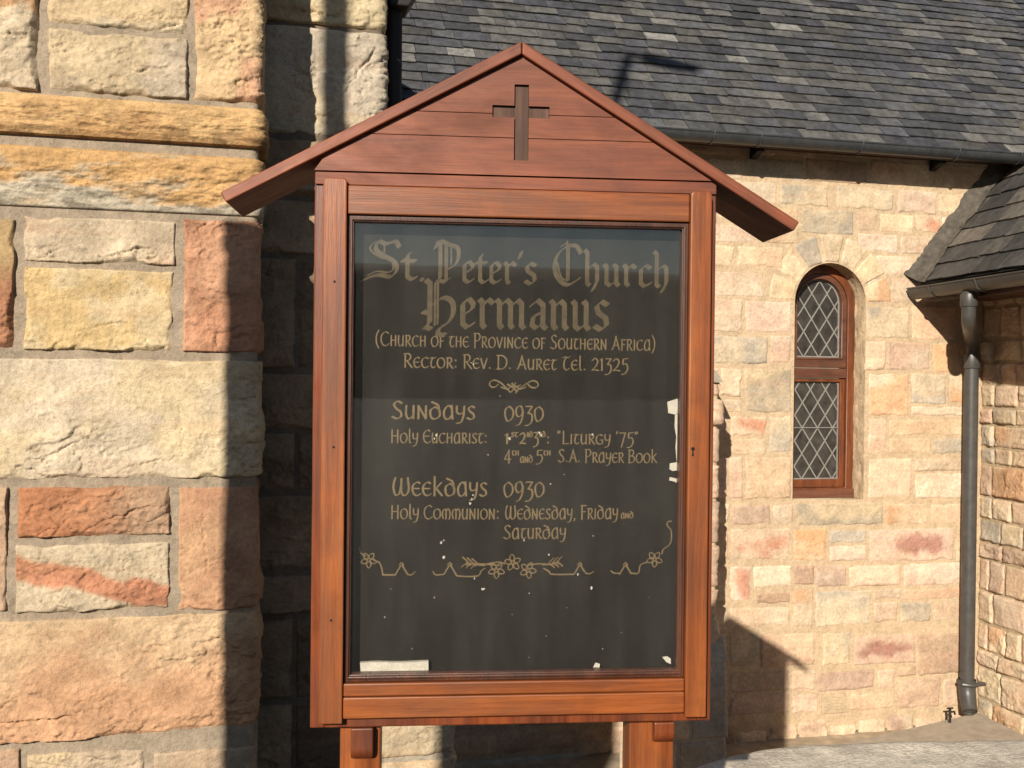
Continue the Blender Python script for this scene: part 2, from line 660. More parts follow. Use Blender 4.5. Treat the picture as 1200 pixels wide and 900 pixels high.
def stone(acc, wm, s0, s1, z0, z1, prot, seed, cols, res, edge=0.02, rough=1.0, jag=0.004, mask=None, terr=1.0, flip=False, fs=3.0, sharp=False, cracks=()):
    rs = np.random.RandomState(seed)
    ns = max(6, int((s1 - s0) / res) + 2)
    nz = max(6, int((z1 - z0) / res) + 2)
    s = np.linspace(s0, s1, ns)
    z = np.linspace(z0, z1, nz)
    Sg, Zg = np.meshgrid(s, z)
    ox, oz = rs.uniform(0, 50, 2)
    d = np.minimum(np.minimum(Sg - s0, s1 - Sg), np.minimum(Zg - z0, z1 - Zg))
    wob = (fbm(Sg * 14 + ox, Zg * 14 + oz, seed, 3) - 0.5)
    e = np.clip((d + wob * edge * 0.9 * (d > 1e-6)) / edge, 0, 1)
    e = np.sqrt(1 - (1 - e) ** 2)
    if sharp:
        el = edge * (0.25 + 1.2 * sstep(0.46, 0.72, fbm(Sg * 7 + oz, Zg * 7 + ox, seed + 3, 3) + 0.22 * (0.5 - (Zg - z0) / (z1 - z0))))
        e = np.clip((d + wob * el * 0.5 * (d > 1e-6)) / el, 0, 1) ** 0.75
    low = fbm(Sg * fs + ox, Zg * fs * 1.3 + oz, seed + 5, 3)
    fac = np.full_like(Sg, 9.0)
    for k in range(7):
        cx, cz = rs.uniform(s0, s1), rs.uniform(z0, z1)
        gs, gz = rs.normal(0, 0.14, 2) * rough
        fac = np.minimum(fac, rs.uniform(0.0, prot * 0.9) + gs * (Sg - cx) + gz * (Zg - cz))
    fac = np.clip(fac, -0.6 * prot, prot)
    nn = fbm(Sg * 3.2 + ox + 9, Zg * 5.5 + oz, seed + 9, 5, 0.55)
    t = nn * 5.0
    fr = t - np.floor(t)
    st = (np.floor(t) + sstep(0.0, 0.10, fr)) / 5.0
    vv = (Zg - z0) / (z1 - z0)
    brk = sstep(0.38, 0.58, fbm(Sg * 3.0 + oz, Zg * 4.0 + ox, seed + 71, 3) + 0.28 * (0.5 - vv))   # where the face is split, not dressed
    w1 = fbm(Sg * 5 + ox + 3, Zg * 9 + oz + 5, seed + 81, 4, 0.6)
    crk = np.clip(1 - np.abs(w1 - 0.5) / 0.010, 0, 1) * brk
    mid = fbm(Sg * 11 + ox, Zg * 15 + oz, seed + 13, 5, 0.65) - 0.5
    fin = fbm(Sg * 40 + ox, Zg * 48 + oz, seed + 21, 4, 0.65) - 0.5
    h = prot * (0.25 + 0.75 * low) + 0.55 * fac + rough * (brk * 0.042 * terr * (st - 0.45) + (0.005 + 0.017 * brk) * mid + (0.004 + 0.005 * brk) * fin - 0.010 * crk) * min(1.0, prot / 0.02)
    h = np.maximum(h, -0.001)
    for kc, (ca_, za_, cb_, zb_) in enumerate(cracks):
        if not (s0 < (ca_ + cb_) / 2 < s1 and z0 < (za_ + zb_) / 2 < z1):
            continue
        ln_ = math.hypot(cb_ - ca_, zb_ - za_)
        tx_, tz_ = (cb_ - ca_) / ln_, (zb_ - za_) / ln_
        al = (Sg - ca_) * tx_ + (Zg - za_) * tz_
        ac = -(Sg - ca_) * tz_ + (Zg - za_) * tx_ + 0.030 * (fbm(al * 30 + ca_ * 7, al * 0 + za_, seed + 91, 4, 0.6) - 0.5)
        tp = np.clip(al / ln_, 0, 1)
        # a hair crack that opens and closes along its length
        wd_ = 0.0025 + 0.0055 * sstep(0.35, 0.75, fbm(tp * 6 + kc * 3.1, tp * 0 + za_, seed + 93, 3)) * np.sin(tp * PI) ** 0.5
        on = (al > 0) & (al < ln_)
        cut = on * np.clip(1 - np.abs(ac) / wd_, 0, 1)
        h = h * (1 - cut) + cut * np.minimum(h, 0.0015)
        if kc % 2:
            h = h + 0.006 * on * np.sin(tp * PI) * sstep(0.05, 0.0, ac) * (ac > 0)
    h = -0.008 + e * (np.maximum(h, -0.001) + 0.008 + 0.0015)
    jx = (vnoise(Zg * 18 + ox, Zg * 0 + 1.5, seed + 31) - 0.5) * 2 * jag
    jz = (vnoise(Sg * 14 + oz, Sg * 0 + 2.5, seed + 37) - 0.5) * 2 * jag
    c1 = np.array(cols[0])
    c2 = np.array(cols[1])
    if mask is None:
        mk = sstep(0.36, 0.66, fbm(Sg * 3.2 + ox + 30, Zg * 4.5 + oz, seed + 41, 4))
    else:
        mk = mask(Sg, Zg, fbm(Sg * 9 + ox, Zg * 9 + oz, seed + 43, 5), fbm(Sg * 3 + ox, Zg * 4 + oz, seed + 47, 4))
    C = c1 * (1 - mk[..., None]) + c2 * mk[..., None]
    tone = 1 + 0.16 * (rs.uniform(-1, 1)) * 0.5 + 0.22 * (fbm(Sg * 7 + ox, Zg * 9, seed + 51, 4)[..., None] - 0.5)
    # thin rusty beds and a paler worn skin where the face is not broken
    bed = sstep(0.60, 0.72, fbm(Sg * 2.0 + ox, Zg * 26 + oz, seed + 61, 4))[..., None]
    C = C * tone * (1 + rs.uniform(-0.11, 0.07)) * (1 + np.array([0.0, 0.03, 0.09]) * rs.uniform(-1, 1) * (1.0 if prot < 0.02 else 0.35))
    C = C * (1 - 0.16 * bed) + np.array((0.42, 0.23, 0.12)) * 0.16 * bed
    acc.grid(wm(Sg + jx, Zg + jz, h), C, flip)


def sheet(acc, wm, s0, s1, z0, z1, h, col, step=0.25, flip=False, corner_dense=None):
    s = np.linspace(s0, s1, max(2, int((s1 - s0) / step) + 1))
    if corner_dense is not None:
        s = np.unique(np.concatenate([s, np.linspace(-corner_dense, corner_dense, 9)]))
    z = np.linspace(z0, z1, max(2, int((z1 - z0) / step) + 1))
    Sg, Zg = np.meshgrid(s, z)
    acc.grid(wm(Sg, Zg, np.full_like(Sg, h)), np.array(col), flip)


# ================================================================== THE SETTING
def structure(o):
    o['kind'] = 'structure'
    return o


g = Acc()
g.box(-400, 400, -600, 600, -0.6, -0.02)
structure(g.build('ground', M_YARD))

# raised street in front of the churchyard (behind and under the camera)
g = Acc()
g.box(-120, 120, -60, 3.42, 0.0, P_STREET)
structure(g.build('street', M_STREET))

# long dark ridge behind the camera, mirrored in the notice board's glass
g = Acc()
xs = np.linspace(-380, 380, 90)
pts = []
for yy, k in ((-140, 0), (-148, 0.75), (-170, 1.0), (-230, 0.9), (-300, 0)):
    hh = (22.0 + 2.2 * (fbm(xs / 60.0, xs * 0 + yy / 40, 5, 4) - 0.5) * 2) * k
    pts.append(np.stack([xs, np.full_like(xs, yy), hh - 0.1], -1))
g.grid(np.array(pts), np.array((0.05, 0.05, 0.03)), True)
structure(g.build('hill', M_HILL, smooth=True))

# ================================================================== THE CHURCH
church = thing('stone_church', 'sandstone church with slate roofs and arched leaded window behind the notice board', 'church', CH)


def quad_rect(fr, y, x0, y0, x1, y1):
    xm, ym = (x0 + x1) / 2, (y0 + y1) / 2
    return fr.hit(x0, ym, y)[0], fr.hit(x1, ym, y)[0], fr.hit(xm, y1, y)[1], fr.hit(xm, y0, y)[1]


# ---------------------------------------------------------------- left buttress
def depth_of(px, Y):
    """local y of the point of ray px at world depth Y"""
    q = ray(px, 441) * Y
    q[2] = 0
    return float(np.dot(q - np.array([CH.p[0], CH.p[1], 0]), CH.ay))


YB = depth_of(301, 4.10)
XB = CH.hit(301, 441, YB)[0]
YR = YB + 0.40
XR = CH.hit(446, 441, YR)[0]
wmB = WallMap(XB, YB, 0.028)
acc = Acc()
sheet(acc, wmB, -2.6, 0.40, 0.0, 5.5, 0.0, LMORTAR, 0.3, corner_dense=0.05)
SID = 0.33                       # how far corner stones run back round the side


def lst(px0, py0, px1, py1):
    r = quad_rect(CH, YB, px0, py0, px1, py1)
    return r[0] - XB, r[1] - XB, r[2], r[3]


def band(zc, sl, wd, inv=False):
    def f(Sg, Zg, n1, n2):
        k = 1 - sstep(wd * 0.55, wd, np.abs(Zg - zc - sl * (Sg - Sg.mean()) + (n2 - 0.5) * 0.10 + (n1 - 0.5) * 0.05))
        return 1 - k if not inv else k
    return f


def split(axis, lo, hi):
    def f(Sg, Zg, n1, n2):
        q = (Sg - Sg.min()) / (Sg.max() - Sg.min()) if axis == 's' else (Zg - Zg.min()) / (Zg.max() - Zg.min())
        return sstep(lo, hi, q + (n2 - 0.5) * 0.6 + (n1 - 0.5) * 0.35)
    return f


def spots(lo, hi):
    def f(Sg, Zg, n1, n2):
        return sstep(lo, hi, 0.6 * n1 + 0.4 * n2)
    return f


RS = 0.0048


def crack_list(pxs, y, x0):
    out_ = []
    for (a_, b_, c_, d_) in pxs:
        p_, q_ = CH.hit(a_, b_, y), CH.hit(c_, d_, y)
        out_.append((p_[0] - x0, p_[1], q_[0] - x0, q_[1]))
    return out_


CRK = crack_list([(44, 303, 100, 284), (128, 303, 172, 289), (88, 389, 150, 377), (48, 536, 100, 514), (210, 470, 214, 540), (140, 550, 214, 535),
                  (100, 619, 172, 592), (238, 600, 245, 676), (150, 735, 186, 758), (-10, 846, 92, 838), (172, 37, 214, 29)], YB, XB)
CRM = (0.4730, 0.3657, 0.2289)
CRM2 = (0.4540, 0.3211, 0.1767)
left = [
    # px0, py0, px1, py1, colours, protrusion, mask, corner?
    (-70, -70, 46, 103, ((0.4180, 0.2590, 0.1377), (0.5000, 0.4103, 0.2945)), 0.055, split('z', 0.55, 0.45), 0),
    (54, -60, 221, 35, ((0.4730, 0.3579, 0.2157), (0.4540, 0.3744, 0.2603)), 0.030, None, 0),
    (56, 39, 220, 112, ((0.5090, 0.3929, 0.2422), (0.4540, 0.3657, 0.2603)), 0.022, None, 0),
    (227, -60, 301, 120, ((0.4900, 0.3579, 0.2118), (0.4730, 0.2852, 0.1805)), 0.030, spots(0.42, 0.56), 1),
    (-70, -170, 120, -72, (CRM, CRM2), 0.03, None, 0),
    (128, -170, 301, -68, (CRM, CRM2), 0.03, None, 1),
    (-70, 255, 18, 408, ((0.3640, 0.1785, 0.1026), (0.4180, 0.2949, 0.1539)), 0.05, split('z', 0.3, 0.7), 0),
    (28, 256, 206, 309, ((0.5000, 0.4006, 0.2783), (0.4810, 0.3395, 0.2251)), 0.028, None, 0),
    (28, 315, 203, 411, ((0.5180, 0.4103, 0.2517), (0.5000, 0.3657, 0.1852)), 0.024, spots(0.45, 0.6), 0),
    (214, 258, 301, 413, ((0.3730, 0.1911, 0.1159), (0.4270, 0.2406, 0.1501)), 0.026, None, 1),
    (-150, 420, 301, 562, ((0.4810, 0.4006, 0.2945), (0.4900, 0.3929, 0.2517)), 0.045, None, 1),
    (-70, 571, 9, 718, ((0.4270, 0.2949, 0.1900), (0.3820, 0.2590, 0.1710)), 0.05, None, 0),
    (20, 570, 200, 629, ((0.4270, 0.1911, 0.0978), (0.4180, 0.2764, 0.1805)), 0.024, split('s', 0.35, 0.95), 0),
    (18, 637, 199, 716, ((0.4360, 0.2008, 0.1159), (0.4900, 0.4006, 0.2783)), 0.022, None, 0),
    (209, 570, 301, 715, ((0.4180, 0.2551, 0.1501), (0.3820, 0.2134, 0.1283)), 0.045, None, 1),
    (-190, 726, 301, 868, ((0.4640, 0.2716, 0.1587), (0.5000, 0.3608, 0.2251)), 0.055, split('z', 0.35, 0.95), 1),
    (-70, 880, 24, 1010, ((0.4540, 0.3211, 0.2251), (0.4180, 0.2687, 0.1805)), 0.04, None, 0),
    (31, 880, 170, 1010, (CRM, (0.4180, 0.3288, 0.2337)), 0.03, None, 0),
    (180, 878, 301, 1010, ((0.4540, 0.3579, 0.2422), (0.4090, 0.3123, 0.2157)), 0.035, None, 1),
    (-190, 1020, 301, 1160, (CRM, CRM2), 0.05, None, 1),
    (-190, 1170, 301, 1310, (CRM2, (0.3820, 0.2134, 0.1283)), 0.05, None, 1),
]
for i, (a, b_, c, d, cols, pr, mk, cn) in enumerate(left):
    s0, s1, z0, z1 = lst(a, b_, c, d)
    if i == 13:
        mk = band(z0 + (z1 - z0) * 0.50, -0.28, 0.062)
    if cn:
        s1 = SID
    stone(acc, wmB, s0, s1, z0, z1, pr * 0.8, 300 + i * 7, cols, RS, 0.018, 1.0, 0.004, mk, sharp=True, cracks=CRK)
# courses above the picture
z = CH.hit(150, -178, YB)[1]
k = 0
while z < 5.2:
    hgt = 0.30 + 0.1 * (k % 3)
    stone(acc, wmB, -2.5, -1.2, z, z + hgt - 0.02, 0.04, 900 + k, (CRM, CRM2), 0.02)
    stone(acc, wmB, -1.18, SID, z, z + hgt - 0.02, 0.04, 950 + k, (CRM2, CRM), 0.02)
    z += hgt
    k += 1
# courses left of the picture
k = 0
for zz in np.arange(0.05, 5.1, 0.36):
    if CH.hit(0, 110, YB)[1] + 0.02 > zz > CH.hit(0, 252, YB)[1] - 0.36:
        continue
    s1 = lst(-200, 500, 0, 600)[0] - 0.02
    stone(acc, wmB, -2.55, s1, zz, zz + 0.34, 0.04, 1200 + k, (CRM, CRM2), 0.03)
    k += 1
butt = acc.build('buttress', M_STONE, church, smooth=True, label='rough sunlit sandstone buttress with large blocks left of the notice board')

# moulded string course round the buttress
acc = Acc()
z_t = CH.hit(150, 115, YB)[1]
z_m = CH.hit(150, 171, YB)[1]
z_b = CH.hit(150, 250, YB)[1]
s = np.unique(np.concatenate([np.linspace(-2.5, -0.06, 470), np.linspace(-0.06, 0.06, 30), np.linspace(0.06, SID + 0.05, 50)]))


def moulding(zlo, zhi, prof, seed, c1, c2, rgh):
    n = 64
    v = np.linspace(0, 1, n)
    pr = np.interp(v, [p[0] for p in prof], [p[1] for p in prof])
    Sg, Vg = np.meshgrid(s, v)
    Pg = np.repeat(pr[:, None], len(s), 1)
    Zg = zlo + (zhi - zlo) * Vg
    mid_ = np.sin(np.clip(Vg, 0, 1) * PI)
    nz = fbm(Sg * 10, Zg * 34, seed, 5, 0.6) - 0.5
    nf = fbm(Sg * 34, Zg * 60, seed + 3, 4, 0.6) - 0.5
    H = Pg + mid_ * rgh * (0.03 * nz + 0.012 * nf)
    k = sstep(0.40, 0.62, fbm(Sg * 5, Zg * 16, seed + 6, 5) * 0.7 + 0.3 * Vg)[..., None]
    pit = sstep(0.52, 0.66, fbm(Sg * 20, Zg * 60, seed + 8, 4))[..., None]
    C = np.array(c1) * (1 - k) + np.array(c2) * k
    C = C * (1 - 0.45 * pit * (1 - Vg[..., None] * 0.8))
    acc.grid(wmB(Sg, Zg, H), C)


moulding(z_m + 0.018, z_t - 0.006, [(0, -0.01), (0.03, 0.024), (0.18, 0.036), (0.45, 0.036), (0.86, 0.026), (0.96, 0.018), (1, -0.01)], 71, (0.40, 0.235, 0.105), (0.53, 0.345, 0.165), 1.0)
moulding(z_b + 0.006, z_m - 0.016, [(0, -0.01), (0.02, 0.012), (0.35, 0.022), (0.72, 0.026), (0.93, 0.024), (1, -0.01)], 77, (0.43, 0.375, 0.285), (0.50, 0.305, 0.135), 1.25)
acc.build('string_course', M_STONE, butt, smooth=True, label='orange moulded string course with worn pitted edges')

# ---------------------------------------------------------------- recessed tower wall
wmR = WallMap(XR, YR, 0.03)
acc = Acc()
sheet(acc, wmR, XB - XR - 0.05, 2.8, 0.0, 5.5, 0.0, (0.17, 0.135, 0.10), 0.3, corner_dense=0.05)  # mortar darkened too, to deepen the shade of the recess


def rz(py):
    return CH.hit(380, py, YR)[1]


RL = XB - XR - 0.03
CRT = crack_list([(404, 108, 440, 58), (350, 140, 396, 132), (348, 13, 396, 22)], YR, XR)
course = [(-130, 30), (34, 160), (165, 232), (237, 299), (304, 432), (438, 503), (508, 574), (580, 667), (673, 717), (724, 815), (822, 960), (968, 1100), (1108, 1240)]
rc = [((0.52, 0.43, 0.28), (0.48, 0.37, 0.22)), ((0.48, 0.40, 0.28), (0.43, 0.37, 0.29)), ((0.32, 0.235, 0.155), (0.27, 0.19, 0.12)), ((0.21, 0.15, 0.10), (0.17, 0.12, 0.08))]  # top courses pale, lower ones coloured darker to deepen the recess shade
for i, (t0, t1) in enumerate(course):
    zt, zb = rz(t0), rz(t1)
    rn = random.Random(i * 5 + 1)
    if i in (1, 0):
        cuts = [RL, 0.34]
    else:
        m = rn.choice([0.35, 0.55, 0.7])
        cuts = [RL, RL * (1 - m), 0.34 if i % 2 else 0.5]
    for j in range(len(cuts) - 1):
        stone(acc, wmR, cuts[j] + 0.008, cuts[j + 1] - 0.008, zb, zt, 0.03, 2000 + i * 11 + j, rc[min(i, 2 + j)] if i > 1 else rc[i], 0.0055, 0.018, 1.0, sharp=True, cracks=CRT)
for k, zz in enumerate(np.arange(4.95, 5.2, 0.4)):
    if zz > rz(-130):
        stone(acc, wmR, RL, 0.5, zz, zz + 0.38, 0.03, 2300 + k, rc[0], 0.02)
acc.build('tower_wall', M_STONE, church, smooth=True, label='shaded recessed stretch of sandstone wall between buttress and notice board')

# coping that closes the tops of buttress and tower wall, out of the picture
acc = Acc()
acc.box(XB - 2.65, XB + 0.06, YB - 0.06, YR + 3.2, 5.5, 5.62, (0.4, 0.35, 0.28))
acc.box(XB + 0.061, XR + 0.06, YR - 0.06, YR + 3.2, 5.5, 5.60, (0.4, 0.35, 0.28))
acc.build('coping', M_STONE, church, bevel=0.02)

# lower plinth of the tower, its sunlit corner shows under the board
YP = YR - 0.05
XP = CH.hit(530, 870, YP)[0]
wmP = WallMap(XP, YP, 0.025)
acc = Acc()
PL = XR - XP - 0.05
ztop = CH.hit(500, 560, YP)[1]
sheet(acc, wmP, PL, 2.7, 0.0, ztop, 0.0, (0.36, 0.31, 0.24), 0.3, corner_dense=0.05)
zs = [CH.hit(490, q, YP)[1] for q in (565, 640, 720, 800, 888, 975, 1070, 1160, 1240)]
for i in range(len(zs) - 1):
    stone(acc, wmP, PL, 0.40 if i % 2 else 0.6, zs[i + 1] + 0.008, zs[i] - 0.008, 0.026, 2500 + i, ((0.53, 0.43, 0.29), (0.52, 0.38, 0.24)), 0.007, 0.014, 0.9)
    stone(acc, wmP, (0.40 if i % 2 else 0.6) + 0.015, 1.6, zs[i + 1] + 0.008, zs[i] - 0.008, 0.026, 2550 + i, ((0.53, 0.43, 0.29), (0.52, 0.38, 0.24)), 0.02)
acc.box(XR - 0.1, XP, YP + 0.001, YP + 2.7, ztop, ztop + 0.05, (0.42, 0.36, 0.28))
acc.build('plinth', M_STONE, church, smooth=50, label='sunlit stone corner of the tower plinth below the board')

# black rainwater pipe on the tower's shaded side
acc = Acc()
px_, zz_ = CH.hit(463, 60, YR + 0.16)
hp = XR + 0.066
acc.tube([(hp, YR + 0.20, 0.1), (hp, YR + 0.20, CH.hit(463, 0, YR + 0.2)[1] - 0.03)], 0.042, 16)
bp_ = acc.build('rainwater_pipe', M_BLACKIRON, church, smooth=40, label='black rainwater pipe in shade beside the slate roof')
acc = Acc()
zh = CH.hit(463, 14, YR + 0.2)[1]
pts = [(-0.042, 0), (0.042, 0), (0.10, 0.10), (0.11, 0.26), (-0.11, 0.26), (-0.10, 0.10)]
acc.prism([(hp + 0.02 + p[0], zh + p[1]) for p in pts], YR + 0.11, YR + 0.29)
acc.build('hopper', M_BLACKIRON, bp_, bevel=0.008)

# ---------------------------------------------------------------- far (nave) wall
acc = Acc()
A_L, A_R = -7.0, 1.75
ZE0 = CH.hit(960, 166, -0.25)[1]
OX0, OX1 = CH.hit(930, 480)[0], CH.hit(1013, 480)[0]
OC = (OX0 + OX1) / 2
ORAD = (OX1 - OX0) / 2
OTOP = CH.hit(972, 308)[1]
OSPR = OTOP - ORAD
OSILL = CH.hit(970, 586)[1]
WTOP = ZE0 + 0.20
wmN = WallMap(0, 0, corner=False)
# plaster-pale mortar face, cut round the window opening
sheet(acc, wmN, A_L, OX0, 0, WTOP, 0.0, MORTAR, 0.4)
sheet(acc, wmN, OX1, A_R, 0, WTOP, 0.0, MORTAR, 0.4)
sheet(acc, wmN, OX0, OX1, 0, OSILL, 0.0, MORTAR, 0.4)
th = np.linspace(PI, 0, 33)
ar_x = OC + ORAD * np.cos(th)
ar_z = OSPR + ORAD * np.sin(th)
P = np.zeros((2, 33, 3))
P[0, :, 0] = ar_x
P[0, :, 2] = ar_z
P[1, :, 0] = ar_x
P[1, :, 2] = WTOP
acc.grid(P, np.array(MORTAR))
# reveal of the opening: jambs, arch soffit and sill
pth = [(OX0, OSILL)] + [(OX0, q) for q in np.linspace(OSILL, OSPR, 60)[1:-1]] + list(zip(ar_x, ar_z)) + [(OX1, q) for q in np.linspace(OSPR, OSILL, 60)[1:]]
pth = np.array(pth)
dep = np.linspace(0.0, 0.34, 22)
ctr = np.array([OC, (OSILL + OSPR) / 2])
Pg = np.zeros((len(dep), len(pth), 3))
rnd = (fbm(np.arange(len(pth)) * 0.35, dep[:, None] * 22 + 0 * np.arange(len(pth)), 8, 4) - 0.5) * 0.022
rnd[0] *= 0.3
nrm = np.zeros_like(pth)
nrm[:, 0] = np.where(pth[:, 1] > OSPR, (pth[:, 0] - OC) / ORAD, np.sign(pth[:, 0] - OC))
nrm[:, 1] = np.where(pth[:, 1] > OSPR, (pth[:, 1] - OSPR) / ORAD, 0)
Pg[..., 0] = pth[:, 0] + nrm[:, 0] * rnd
Pg[..., 2] = pth[:, 1] + nrm[:, 1] * rnd
Pg[..., 1] = dep[:, None]
cc = np.array((0.53, 0.40, 0.26)) * (0.85 + 0.3 * fbm(np.arange(len(pth)) * 0.15, dep[:, None] * 3, 18, 3))[..., None]
acc.grid(Pg, cc, True)
acc.box(OX0, OX1, 0.0005, 0.35, OSILL - 0.04, OSILL, (0.5, 0.4, 0.27))

c1 = lambda x, y: (830 + x / 3.75, 200 + y / 3.75)
c2 = lambda x, y: (830 + x / 3.75, 420 + y / 3.75)
c3 = lambda x, y: (780 + x / 3.243, 640 + y / 3.243)
far = [
    (c1, [(-150, -160, 140, -70, 'b'), (150, -155, 480, -60, 'c'), (490, -150, 760, -55, 'p'), (770, -140, 1060, -40, 'b'), (1070, -130, 1300, -30, 'c'),
          (-150, -60, 150, 35, 'p'), (160, -50, 420, 45, 'g'), (430, -48, 700, 55, 'b'), (710, -40, 980, 70, 'p'), (990, -25, 1290, 85, 'b'),
          (110, 45, 302, 145, 'c'), (312, 60, 528, 155, 'g'), (562, 75, 815, 172, 'g'), (828, 85, 1005, 190, 'b'), (1012, 100, 1130, 190, 'c'),
          (-150, 160, 40, 225, 'c'), (48, 155, 398, 225, 'c'), (408, 172, 640, 280, 'g'), (650, 182, 744, 268, 'c'), (752, 190, 905, 275, 'c'), (908, 195, 1020, 275, 'r'), (1024, 202, 1110, 288, 'p'),
          (-150, 235, 205, 318, 'p'), (214, 232, 400, 322, 'c'), (655, 277, 834, 362, 'p'), (842, 288, 990, 370, 'c'), (996, 296, 1130, 372, 'g'),
          (-150, 325, 115, 425, 'c'), (125, 330, 330, 428, 'c'), (735, 372, 900, 464, 'p'), (906, 380, 1010, 470, 'c'),
          (-150, 440, 245, 553, 'c'), (700, 475, 795, 588, 'p'), (802, 472, 960, 588, 'p'),
          (-150, 560, 150, 708, 'p'), (160, 572, 366, 714, 'p'), (692, 598, 885, 740, 'g'), (892, 592, 1090, 745, 'p'),
          (-150, 725, 262, 850, 'g'), (268, 722, 366, 850, 'p'), (690, 748, 780, 880, 'c'), (786, 752, 975, 880, 'p'), (985, 756, 1150, 890, 'o')]),
    (c2, [(-150, 40, 45, 235, 'c'), (52, 42, 148, 170, 'c'), (156, 46, 366, 240, 'g'), (62, 178, 150, 240, 'c'), (702, 66, 882, 253, 'o'), (888, 66, 1050, 205, 'g'), (1056, 75, 1150, 200, 'o'), (888, 210, 1150, 253, 'c'),
          (-150, 250, 88, 345, 'p'), (96, 252, 258, 343, 'r'), (266, 252, 366, 415, 'g'), (96, 350, 258, 425, 'c'), (702, 262, 785, 420, 'p'), (792, 266, 1150, 342, 'c'), (792, 348, 980, 420, 'c'), (986, 352, 1150, 422, 'g'),
          (-150, 430, 86, 620, 'p'), (92, 432, 154, 620, 'p'), (162, 432, 366, 620, 'c'), (702, 437, 895, 615, 'p'), (905, 437, 1150, 498, 'c'), (905, 504, 1150, 618, 'p'),
          (-150, 640, 94, 735, 'c'), (102, 642, 275, 735, 'b'), (282, 642, 376, 735, 'c'), (382, 634, 770, 736, 'g'), (780, 636, 970, 730, 'o'), (976, 636, 1150, 730, 'p'),
          (-150, 745, 90, 890, 'p'), (97, 746, 364, 888, 'r'), (372, 746, 522, 890, 'o'), (532, 752, 698, 812, 'g'), (532, 820, 698, 890, 'p'), (706, 746, 1080, 893, 'm'), (1086, 760, 1150, 895, 'c')]),
    (c3, [(20, 75, 232, 215, 'p'), (242, 76, 325, 215, 'r'), (332, 72, 480, 158, 'c'), (486, 72, 566, 150, 'b'), (570, 68, 688, 155, 'b'), (697, 72, 895, 155, 'p'), (902, 62, 1140, 150, 'p'),
          (342, 176, 474, 218, 'b'), (20, 230, 232, 310, 'c'), (242, 230, 474, 308, 'c'), (482, 167, 562, 308, 'o'), (566, 167, 780, 305, 'g'), (790, 162, 896, 205, 'c'), (902, 158, 1140, 206, 'p'), (790, 212, 884, 290, 'c'), (890, 212, 1010, 290, 'g'), (1018, 212, 1140, 285, 'c'),
          (20, 330, 232, 465, 'p'), (242, 332, 354, 465, 'g'), (360, 332, 566, 460, 'b'), (596, 327, 704, 450, 'g'), (714, 337, 950, 450, 'm'), (958, 332, 1140, 490, 'b'),
          (20, 475, 232, 555, 'b'), (242, 475, 470, 555, 'b'), (480, 472, 570, 550, 'p'), (576, 472, 794, 548, 'b'), (802, 467, 874, 545, 'p'), (880, 457, 950, 495, 'b'),
          (20, 560, 232, 640, 'p'), (242, 562, 470, 640, 'b'), (480, 562, 580, 635, 'p'), (700, 556, 870, 622, 'p'), (884, 502, 1044, 615, 'b'), (1052, 502, 1140, 610, 'p')]),
]


def blot(Sg, Zg, n1, n2):
    qs = (Sg - Sg.min()) / (Sg.max() - Sg.min()) - 0.55
    qz = (Zg - Zg.min()) / (Zg.max() - Zg.min()) - 0.5
    r = np.sqrt((qs * 1.6) ** 2 + (qz * 2.0) ** 2) + (n1 - 0.5) * 1.3
    return 0.18 + 0.82 * sstep(0.22, 0.80, r)


def patch(Sg, Zg, n1, n2):
    qs = (Sg - Sg.min()) / (Sg.max() - Sg.min()) - 0.7
    qz = (Zg - Zg.min()) / (Zg.max() - Zg.min()) - 0.5
    r = np.sqrt((qs * 1.4) ** 2 + (qz * 1.4) ** 2) + (n1 - 0.5) * 1.2
    return sstep(0.2, 0.75, r)


k = 0
for cf, rows in far:
    for (x0, y0, x1, y1, code) in rows:
        p0, p1 = cf(x0, y0), cf(x1, y1)
        s0, s1, z0, z1 = quad_rect(CH, 0, p0[0], p0[1], p1[0], p1[1])
        if z1 > WTOP:
            if z0 > WTOP - 0.06:
                continue
            z1 = WTOP
        mk = blot if code == 'm' else patch if code == 'r' else None
        rn = random.Random(k)
        prot = rn.choice([0.005, 0.008, 0.011, 0.015])
        if code == 'b':
            prot = 0.016
        stone(acc, wmN, s0, s1, z0, z1, prot, 4000 + k * 3, PALE[code], 0.0115, 0.020, 0.6, 0.008, mk, 0.8, sharp=True)
        k += 1
# the foot course, rough and spreading
for i in range(14):
    s0 = -2.2 + i * 0.28
    stone(acc, wmN, s0 + 0.01, s0 + 0.27, -0.05, 0.085 + 0.03 * math.sin(i * 2.1), 0.03, 4700 + i, (PALE['c'][0], PALE['b'][0]), 0.0125, 0.03, 0.8, 0.012)
# arch of voussoirs
nv = 7
ro = ORAD + 0.245
for i in range(nv):
    t0, t1 = PI - i * PI / nv, PI - (i + 1) * PI / nv

    class AM:
        def __call__(self, s, z, h):
            return np.stack([OC - (ORAD + z) * np.cos(s) , 0 * s - h, OSPR + (ORAD + z) * np.sin(s)], -1)
    code = 'cogcgco'[i]
    # s is an angle here; scale it by the mean radius so that the relief keeps its size
    rm = ORAD + 0.12

    class AM2:
        def __call__(self, s, z, h):
            a = s / rm
            return np.stack([OC - (ORAD + z) * np.cos(a), 0 * s - h, OSPR + (ORAD + z) * np.sin(a)], -1)
    stone(acc, AM2(), (PI - t0) * rm + 0.009, (PI - t1) * rm - 0.009, 0.004, 0.245, 0.014, 4800 + i, ((0.60, 0.47, 0.31), PALE[code][0]), 0.0105, 0.014, 0.5, 0.004, None, 0.5, sharp=True)
